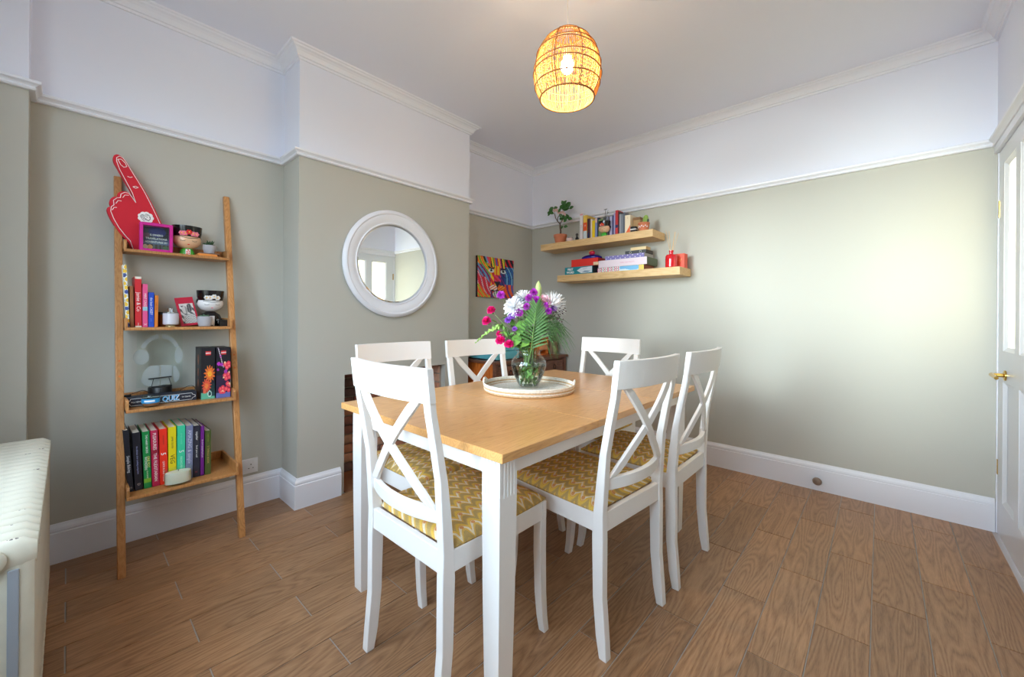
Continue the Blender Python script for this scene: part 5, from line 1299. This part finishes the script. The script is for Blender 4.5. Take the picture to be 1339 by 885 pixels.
# ------------------------------------------------------------------ tray, vase and flowers
TCX, TCY = -1.31, 1.570
tr = thing('woven_tray', 'round white and tan woven rope tray in the middle of the table', 'tray', (TCX, TCY, TH + 0.0004))
ROPE1 = mat('white_rope', (236, 230, 218), 0.9, bump=1.0, bscale=260, var=0.12, vscale=120); ROPE2 = mat('tan_rope', (204, 172, 134), 0.9, bump=1.0, bscale=260, var=0.15, vscale=120)
TRR = 0.222
m = MB(); r = 0.006
while r < TRR - 0.006: m.ring(r, 0.0042, 0.0044, 56, 6); r += 0.0078
m.build('base_coil', ROPE1, tr, smooth='all', kind='stuff')
for k in range(5): MB().ring(TRR + 0.001 * k, 0.0046, 0.0046 + 0.0076 * k, 72, 6).build('rim_coil', ROPE2 if k in (0, 2) else ROPE1, tr, smooth='all')
for q in (1, -1):
    a0 = rd(-146) if q > 0 else rd(32)
    pts = []
    for i in range(15):
        f = i / 14; a = a0 - 0.17 + 0.34 * f; rr = TRR + 0.006; pts.append((math.cos(a) * rr, math.sin(a) * rr, 0.040 + 0.014 * math.sin(math.pi * f)))
    MB().tube(pts, 0.0055, 8).build('handle', ROPE1, tr, smooth='all')
VX, VY, VZ = -1.320, 1.578, TH + 0.0096
vs_ = thing('glass_vase', 'clear glass baluster vase of water holding the mixed bouquet', 'vase', (VX, VY, VZ))
vp = [(0.0, 0.0), (0.046, 0.0), (0.050, 0.004), (0.060, 0.030), (0.078, 0.070), (0.089, 0.105), (0.090, 0.122), (0.082, 0.146), (0.064, 0.165), (0.056, 0.175), (0.060, 0.184), (0.068, 0.190)]
MB().lathe(vp + [(0.066, 0.190), (0.0585, 0.183), (0.0545, 0.175), (0.0625, 0.164), (0.0805, 0.146), (0.0885, 0.121), (0.0875, 0.105), (0.0765, 0.071), (0.0585, 0.031), (0.046, 0.010), (0.0, 0.008)], 48).build('glass', clear('vase_glass', (252, 254, 253), 0.05), vs_, smooth='all')
t = NT('water'); t.n.remove(t.b)
tr_ = t.new('ShaderNodeBsdfTransparent'); tr_.inputs[0].default_value = (0.90, 0.96, 0.92, 1)
gl = t.new('ShaderNodeBsdfGlossy'); gl.inputs['Roughness'].default_value = 0.02; fr_ = t.new('ShaderNodeFresnel'); fr_.inputs[0].default_value = 1.33
mx = t.new('ShaderNodeMixShader'); t.link(fr_.outputs[0], mx.inputs[0]); t.link(tr_.outputs[0], mx.inputs[1]); t.link(gl.outputs[0], mx.inputs[2]); t.link(mx.outputs[0], t.out.inputs[0])
MB().lathe([(0.0, 0.009), (0.044, 0.011), (0.057, 0.031), (0.075, 0.071), (0.086, 0.105), (0.087, 0.118), (0.0, 0.118)], 40).build('water', t.m, vs_, smooth=True)
STEM = leafmat('stem_green', (124, 164, 92)); STEMD = leafmat('dark_stem', (88, 120, 66)); LEAFB = leafmat('bright_leaf', (116, 170, 74)); LEAFD = leafmat('deep_leaf', (84, 126, 66))
PURP = leafmat('purple_petal', (190, 66, 196)); MAGE = leafmat('magenta_petal', (232, 40, 138)); WPET = leafmat('white_petal', (238, 240, 246), 0.6); PPK = leafmat('pale_pink_carnation', (236, 190, 204), 0.7)
VIOL = leafmat('violet_petal', (168, 104, 214))
D2 = Vector((math.cos(YAW), math.sin(YAW), 0)); TOC = Vector((math.sin(YAW), -math.cos(YAW), 0))
def fp(a, z, c=0.0):   # a = along the bouquet's width, c = towards the near end of the room
    return Vector((VX, VY, 0)) + D2 * a + TOC * c + Vector((0, 0, z))
rf = random.Random(21)
def stem(mb, head, r=0.0022, bend=0.5, mi=0):
    hv = Vector(head); foot = Vector((VX + rf.uniform(-.034, .034), VY + rf.uniform(-.034, .034), VZ + 0.016 + rf.uniform(0, .02)))
    neck = Vector((VX, VY, VZ + 0.178)) + ((hv - Vector((VX, VY, hv.z))) * 0.10) + Vector((rf.uniform(-.02, .02), rf.uniform(-.02, .02), 0))
    d = Vector((neck.x - VX, neck.y - VY, 0))
    if d.length > 0.045: neck -= d * (1 - 0.045 / d.length)
    mid = neck.lerp(hv, 0.5) + Vector((0, 0, 0.03 * bend)) - (hv - neck).cross(Vector((0, 0, 1))) * 0.0
    mb.tube([foot, foot.lerp(neck, 0.5), neck, neck.lerp(mid, 0.5), mid, mid.lerp(hv, 0.6), hv], [r, r, r, r * .9, r * .85, r * .75, r * .7], 6, mi=mi)
    return neck, mid
def flower(name, lab, cat, group): return thing(name, lab, cat, (0, 0, 0), 0, group)
def shift(o, base):     # keep the thing's origin at the foot of its stem
    return o
def petals(mb, c, axis, R, n, w, tilt, layers, mi=0, curl=0.2, jit=0.12):
    ax_ = Vector(axis).normalized(); u = ax_.cross(Vector((0.3, 0.2, 1))).normalized(); v = ax_.cross(u)
    for L in range(layers):
        tl = tilt + (1.35 - tilt) * L / max(1, layers - 1) if layers > 1 else tilt
        for k in range(n):
            a = 2 * math.pi * (k + 0.5 * L + rf.uniform(-.3, .3)) / n
            d = (u * math.cos(a) + v * math.sin(a)) * math.cos(tl) + ax_ * math.sin(tl)
            RR = R * (1 - 0.10 * L) * rf.uniform(1 - jit, 1)
            mb.leaf(c, Vector(c) + d * RR, w, tuple(ax_ * 1.0 + d * 0.01), fold=0.12, droop=curl, mi=mi, shape=(0.35, 0.7, 0.95, 1.0, 0.45))
GB = 'flowers of the bouquet in the glass vase'
def pom(mb, c, axis, R, n, w, spread=1.2, hollow=0.0, curl=0.0):
    """petals of a double bloom, over a cap of the given spread about its axis"""
    ax_ = Vector(axis).normalized(); u = ax_.cross(Vector((0.3, 0.2, 1))).normalized(); v = ax_.cross(u); c = Vector(c)
    for k in range(n):
        t_ = spread * math.sqrt((k + 0.5) / n); a = k * 2.39996 + rf.uniform(-.15, .15)
        d = ax_ * math.cos(t_) + (u * math.cos(a) + v * math.sin(a)) * math.sin(t_)
        nrm_ = ax_ * math.sin(t_) - (u * math.cos(a) + v * math.sin(a)) * math.cos(t_) + d * 0.3
        mb.leaf(c + d * R * hollow, c + d * R * rf.uniform(.86, 1.05), w * rf.uniform(.8, 1.15), tuple(nrm_), fold=0.15, droop=curl, shape=(0.4, 0.75, 1.0, 1.0, 0.5))
# three white spider chrysanthemums
for a, z, c, ax_, R, n, w_, sp_a, lab in ((-.030, 1.235, .0, TOC * .4 + Vector((0, 0, .9)), .056, 150, .011, 1.7, 'round white chrysanthemum at the top left of the bouquet'),
        (-.072, 1.195, .03, TOC * .75 + D2 * -.35 + Vector((0, 0, .5)), .058, 130, .009, 1.6, 'white spider chrysanthemum facing the camera, left of the bouquet'),
        (.108, 1.205, .01, TOC * .25 + D2 * .55 + Vector((0, 0, .75)), .086, 110, .008, 1.45, 'white spider chrysanthemum fanning out at the top right of the bouquet')):
    f = flower('chrysanthemum', lab, 'flower', GB); h_ = fp(a, z, c)
    m = MB(); stem(m, h_, 0.003); m.build('stem', STEM, f, smooth='all')
    m = MB(); pom(m, h_, ax_, R, n, w_, sp_a, curl=0.06); m.build('petals', WPET, f, kind='stuff', smooth='all')
    m = MB(); m.ball(h_ - Vector((0, 0, .004)), 0.009, 10, 6); m.build('calyx', STEM, f, smooth='all')
# carnations
for a, z, c, mt, R, lab in ((-.190, 1.178, .02, MAGE, .024, 'magenta carnation, upper of the two at the far left of the bouquet'), (-.212, 1.124, .02, MAGE, .026, 'magenta carnation, lower of the two at the far left of the bouquet'),
                          (-.142, 1.030, .05, MAGE, .026, 'magenta flower low at the left above the vase rim'), (-.100, 1.012, .07, MAGE, .025, 'magenta flower drooping just left of the vase rim'), (-.150, 1.062, .03, MAGE, .016, 'small magenta bud above the low magenta flowers'),
                          (.070, 1.216, .03, PPK, .044, 'pale pink carnation between the chrysanthemums')):
    f = flower('carnation', lab, 'flower', GB); h_ = fp(a, z, c)
    m = MB(); stem(m, h_, 0.0018, 0.2); m.build('stem', STEM, f, smooth='all')
    m = MB(); ax_ = (D2 * (a * 2) + TOC * .6 + Vector((0, 0, .7))).normalized()
    pom(m, h_, ax_, R, 60, R * .55, 1.7, .15); m.build('petals', mt, f, kind='stuff', smooth='all')
    m = MB(); m.tube([h_ - ax_ * R * .9, h_ - ax_ * .4 * R, h_], [R * .12, R * .28, R * .30], 8); m.build('calyx', STEM, f, smooth='all')
# purple and violet button asters
for i, (a, z, c, mt, R) in enumerate(((-.142, 1.256, .02, PURP, .024), (-.052, 1.168, .06, PURP, .024), (-.086, 1.150, .05, VIOL, .020), (-.012, 1.196, .06, PURP, .022), (.022, 1.270, .04, PURP, .022), (-.002, 1.240, .05, PURP, .022), (.034, 1.232, .05, PURP, .022), (.094, 1.176, .05, PURP, .021), (.124, 1.190, .03, VIOL, .018), (-.106, 1.130, .05, VIOL, .019), (-.072, 1.088, .07, VIOL, .014), (.080, 1.206, .06, PURP, .016))):
    pos = ['highest at the left, against the canvas', 'left of centre below the white bloom', 'left of centre, beneath another purple bloom', 'at the centre of the bouquet', 'at the very top beside the lily bud', 'just under the top of the bouquet', 'right of centre near the top', 'at the right below the pink carnation', 'small, at the right of the pink carnation', 'at the left, paler than its neighbours', 'small and pale, low among the leaves', 'half hidden beside the pale pink carnation'][i]
    f = flower('aster', 'purple aster bloom ' + pos, 'flower', GB); h_ = fp(a, z, c)
    m = MB(); stem(m, h_, 0.0013, 0.3); m.build('stem', STEMD, f, smooth='all')
    m = MB(); pom(m, h_, TOC * .8 + D2 * a + Vector((0, 0, .5)), R, 46, R * .38, 1.6, .1); m.build('petals', mt, f, kind='stuff', smooth='all')
# lily bud
f = flower('lily_bud', 'closed pale green lily bud at the top of the bouquet', 'flower', GB); h_ = fp(.044, 1.245, .03)
m = MB(); stem(m, h_, 0.003); m.build('stem', STEM, f, smooth='all')
m = MB(); m.tube([h_ - Vector((0, 0, .012)), h_, h_ + Vector((0, 0, .025)), h_ + Vector((.001, 0, .05)), h_ + Vector((.001, 0, .07)), h_ + Vector((.002, 0, .083))], [.004, .012, .0175, .0165, .010, .002], 10); m.build('bud', leafmat('bud_green', (186, 206, 136)), f, smooth='all')
# snapdragon spike at the left
f = flower('snapdragon', 'drooping pale green snapdragon spike at the left of the bouquet', 'flower', GB); h_ = fp(-.262, 1.020, .03); b_ = fp(-.150, 1.100, .03)
m = MB(); stem(m, b_, 0.0025, 0.6); m.tube([b_, b_.lerp(h_, .5) + Vector((0, 0, .012)), h_], [.002, .0016, .001], 5); m.build('stem', STEM, f, smooth='all')
m = MB()
for k in range(26):
    q = k / 25; p = b_.lerp(h_, q) + Vector((0, 0, .012 * 4 * q * (1 - q))); an = k * 2.4; s_ = .012 * (1.15 - .65 * q)
    d = (Vector((math.cos(an) * .5, math.sin(an) * .5, .5 * math.sin(an))) + (h_ - b_).normalized() * .5).normalized()
    m.tube([p, p + d * s_, p + d * s_ * 1.9], [s_ * .25, s_ * .55, s_ * .12], 6)
m.build('buds', leafmat('snapdragon_green', (164, 208, 112)), f, kind='stuff', smooth='all')
# palm frond facing the camera
f = flower('palm_frond', 'ribbed dark green palm frond at the front of the bouquet', 'foliage', GB); base = fp(.010, .985, .055); tip_ = fp(.032, 1.205, .085)
m = MB(); m.tube([(VX + .008, VY - .008, VZ + .02), (VX + .006, VY - .012, VZ + .12), base, base.lerp(tip_, .5) + TOC * .006, tip_], [.0028, .003, .0032, .0024, .001], 7); m.build('stem', STEM, f, smooth='all')
for k in range(15):
    q = k / 14; p = base.lerp(tip_, .04 + .92 * q) + TOC * .003
    for sd in (-1, 1):
        L = (.125 - .030 * q) * (1 if sd > 0 else .88) * (0.72 + 0.9 * q * (1 - q)); e = rd(24 + 44 * q)
        tp = p + D2 * (sd * L * math.cos(e)) + Vector((0, 0, L * math.sin(e))) + TOC * (.012 - .03 * q)
        MB().leaf(p, tp, .0105, tuple(TOC * 1.0 + Vector((0, 0, .35))), droop=.12, shape=(.25, .9, 1, .7, .05)).build('leaflet', LEAFD, f, smooth='all')
# broad leaves, filler stems, trailing grass, wax flower sprigs
for i, (a0, z0, a1, z1, c, w_) in enumerate(((-.02, 1.10, .050, 1.185, .06, .050), (-.030, 1.13, -.060, 1.05, .07, .055), (-.05, 1.06, -.085, .995, .08, .050), (.01, 1.16, -.03, 1.20, .05, .04), (-.07, 1.11, -.13, 1.14, .04, .035), (.04, 1.14, .10, 1.15, .03, .04), (-.06, 1.17, -.10, 1.20, .02, .035), (0, 1.03, -.045, 1.00, .085, .035))):
    f = flower('leaf_stem', 'broad bright green leaf ' + ['rising in the centre of the bouquet', 'hanging left of the palm frond', 'low left, just over the vase rim', 'behind the purple blooms', 'reaching left among the stems', 'to the right behind the frond', 'high on the left under the white blooms', 'lowest, touching the vase neck'][i], 'foliage', GB)
    m = MB(); p0 = fp(a0, z0, c * .6); stem(m, p0, .0016, .2); m.build('stem', STEM, f, smooth='all')
    m = MB(); m.leaf(p0, fp(a1, z1, c), w_, tuple(TOC + Vector((0, 0, .5))), droop=.05, shape=(.1, .8, 1, .75, .3, .02)); m.build('blade', LEAFB, f, smooth='all')
for i, (a, z, c) in enumerate(((-.120, 1.16, .0), (-.080, 1.20, -.03), (-.165, 1.12, .0), (-.03, 1.14, -.05), (.05, 1.16, -.05), (-.13, 1.08, .05), (.02, 1.12, -.07), (-.06, 1.10, .04), (.09, 1.12, -.03), (-.10, 1.05, .06))):
    f = flower('filler_stem', 'fine leafy green filler sprig ' + ['behind the left purple bloom', 'behind the round white chrysanthemum', 'beside the upper magenta carnation', 'at the back, centre of the bouquet', 'at the back behind the pink carnation', 'before the snapdragon', 'at the back over the vase', 'in front of the broad leaves, left', 'behind the bear-grass sprays', 'low at the left by the drooping magenta flower'][i], 'foliage', GB); f['group'] = 'green filler sprigs among the bouquet'
    h_ = fp(a, z, c); m = MB(); nk, md = stem(m, h_, .0014, .3); m.build('stem', STEMD, f, smooth='all')
    m = MB()
    for k in range(40):
        q = rf.uniform(0.15, 1.0); p = nk.lerp(md, q * 2) if q < .5 else md.lerp(h_, q * 2 - 1)
        d = Vector((rf.uniform(-1, 1), rf.uniform(-1, 1), rf.uniform(-.2, .9))).normalized() * rf.uniform(.018, .042)
        m.leaf(p, p + d, rf.uniform(.006, .013), (rf.uniform(-1, 1), rf.uniform(-1, 1), 1), droop=.1)
    for k in range(5):
        aa = rf.uniform(0, 6.28); q = rf.uniform(0.02, 0.045); p = Vector((VX + math.cos(aa) * q, VY + math.sin(aa) * q, VZ + rf.uniform(.03, .11)))
        d = Vector((math.cos(aa + 1.4) * .022, math.sin(aa + 1.4) * .022, rf.uniform(-.02, .03))); m.leaf(p, p + d, rf.uniform(.016, .026), (math.cos(aa), math.sin(aa), .2), shape=(.2, .9, 1, .7, .1))
    m.build('leaves', LEAFD if i % 3 == 0 else LEAFB, f, kind='stuff', smooth='all')
for i, (a, z, c, n) in enumerate(((.150, 1.13, .02, 16), (.185, 1.10, .0, 16), (.120, 1.09, .05, 14), (.165, 1.06, .03, 12))):
    f = flower('grass_spray', 'arching bear-grass spray ' + ['highest at the right of the bouquet', 'reaching farthest right', 'between the frond and the other sprays', 'lowest at the right, drooping'][i], 'foliage', GB)
    m = MB(); p0 = fp(.02, 1.02, .0); stem(m, p0, .0018, .1); m.build('stem', STEMD, f, smooth='all')
    m = MB()
    for k in range(n):
        aa = a + rf.uniform(-.05, .03); zz = z + rf.uniform(-.05, .04); cc_ = c + rf.uniform(-.05, .05)
        e_ = fp(aa + .02, zz - rf.uniform(.02, .12), cc_); t_ = fp(aa * .75, zz + .02, cc_)
        m.tube([p0, p0.lerp(t_, .5) + Vector((0, 0, .03)), t_, t_.lerp(e_, .5) + Vector((0, 0, .006)), e_], [.0016, .0018, .0016, .0012, .0004], 4, caps=False)
    m.build('blades', LEAFD, f, kind='stuff', smooth='all')
f = flower('wax_flower_sprig', 'sprig with small dark reddish buds at the far right of the bouquet', 'foliage', GB)
m = MB(); b_ = fp(.105, 1.14, .02); stem(m, b_, .0016, .3)
tips = [fp(.175, 1.215, .0), fp(.185, 1.190, .02), (fp(.160, 1.160, .03)), fp(.150, 1.200, .01), fp(.170, 1.130, .03)]
for t_ in tips: m.tube([b_, b_.lerp(t_, .6) + Vector((0, 0, .01)), t_], [.0014, .001, .0008], 4)
m.build('stem', STEMD, f, smooth='all')
m = MB()
for t_ in tips:
    for k in range(7): m.ball(b_.lerp(t_, .5 + .5 * k / 6) + Vector((rf.uniform(-.008, .008), rf.uniform(-.008, .008), rf.uniform(-.008, .008))), rf.uniform(.0028, .0045), 7, 5)
m.build('buds', leafmat('dark_bud', (94, 70, 70)), f, kind='stuff', smooth='all')
# move each stem's origin to the foot of the bouquet
index_kids()
for o in list(COL.objects):
    if o.get('group') in (GB, 'green filler sprigs among the bouquet'):
        o.location = (VX, VY, VZ + 0.012)
        for ch in KIDS.get(o.name, []): ch.location = (-VX, -VY, -VZ - 0.012)
bpy.context.view_layer.update()
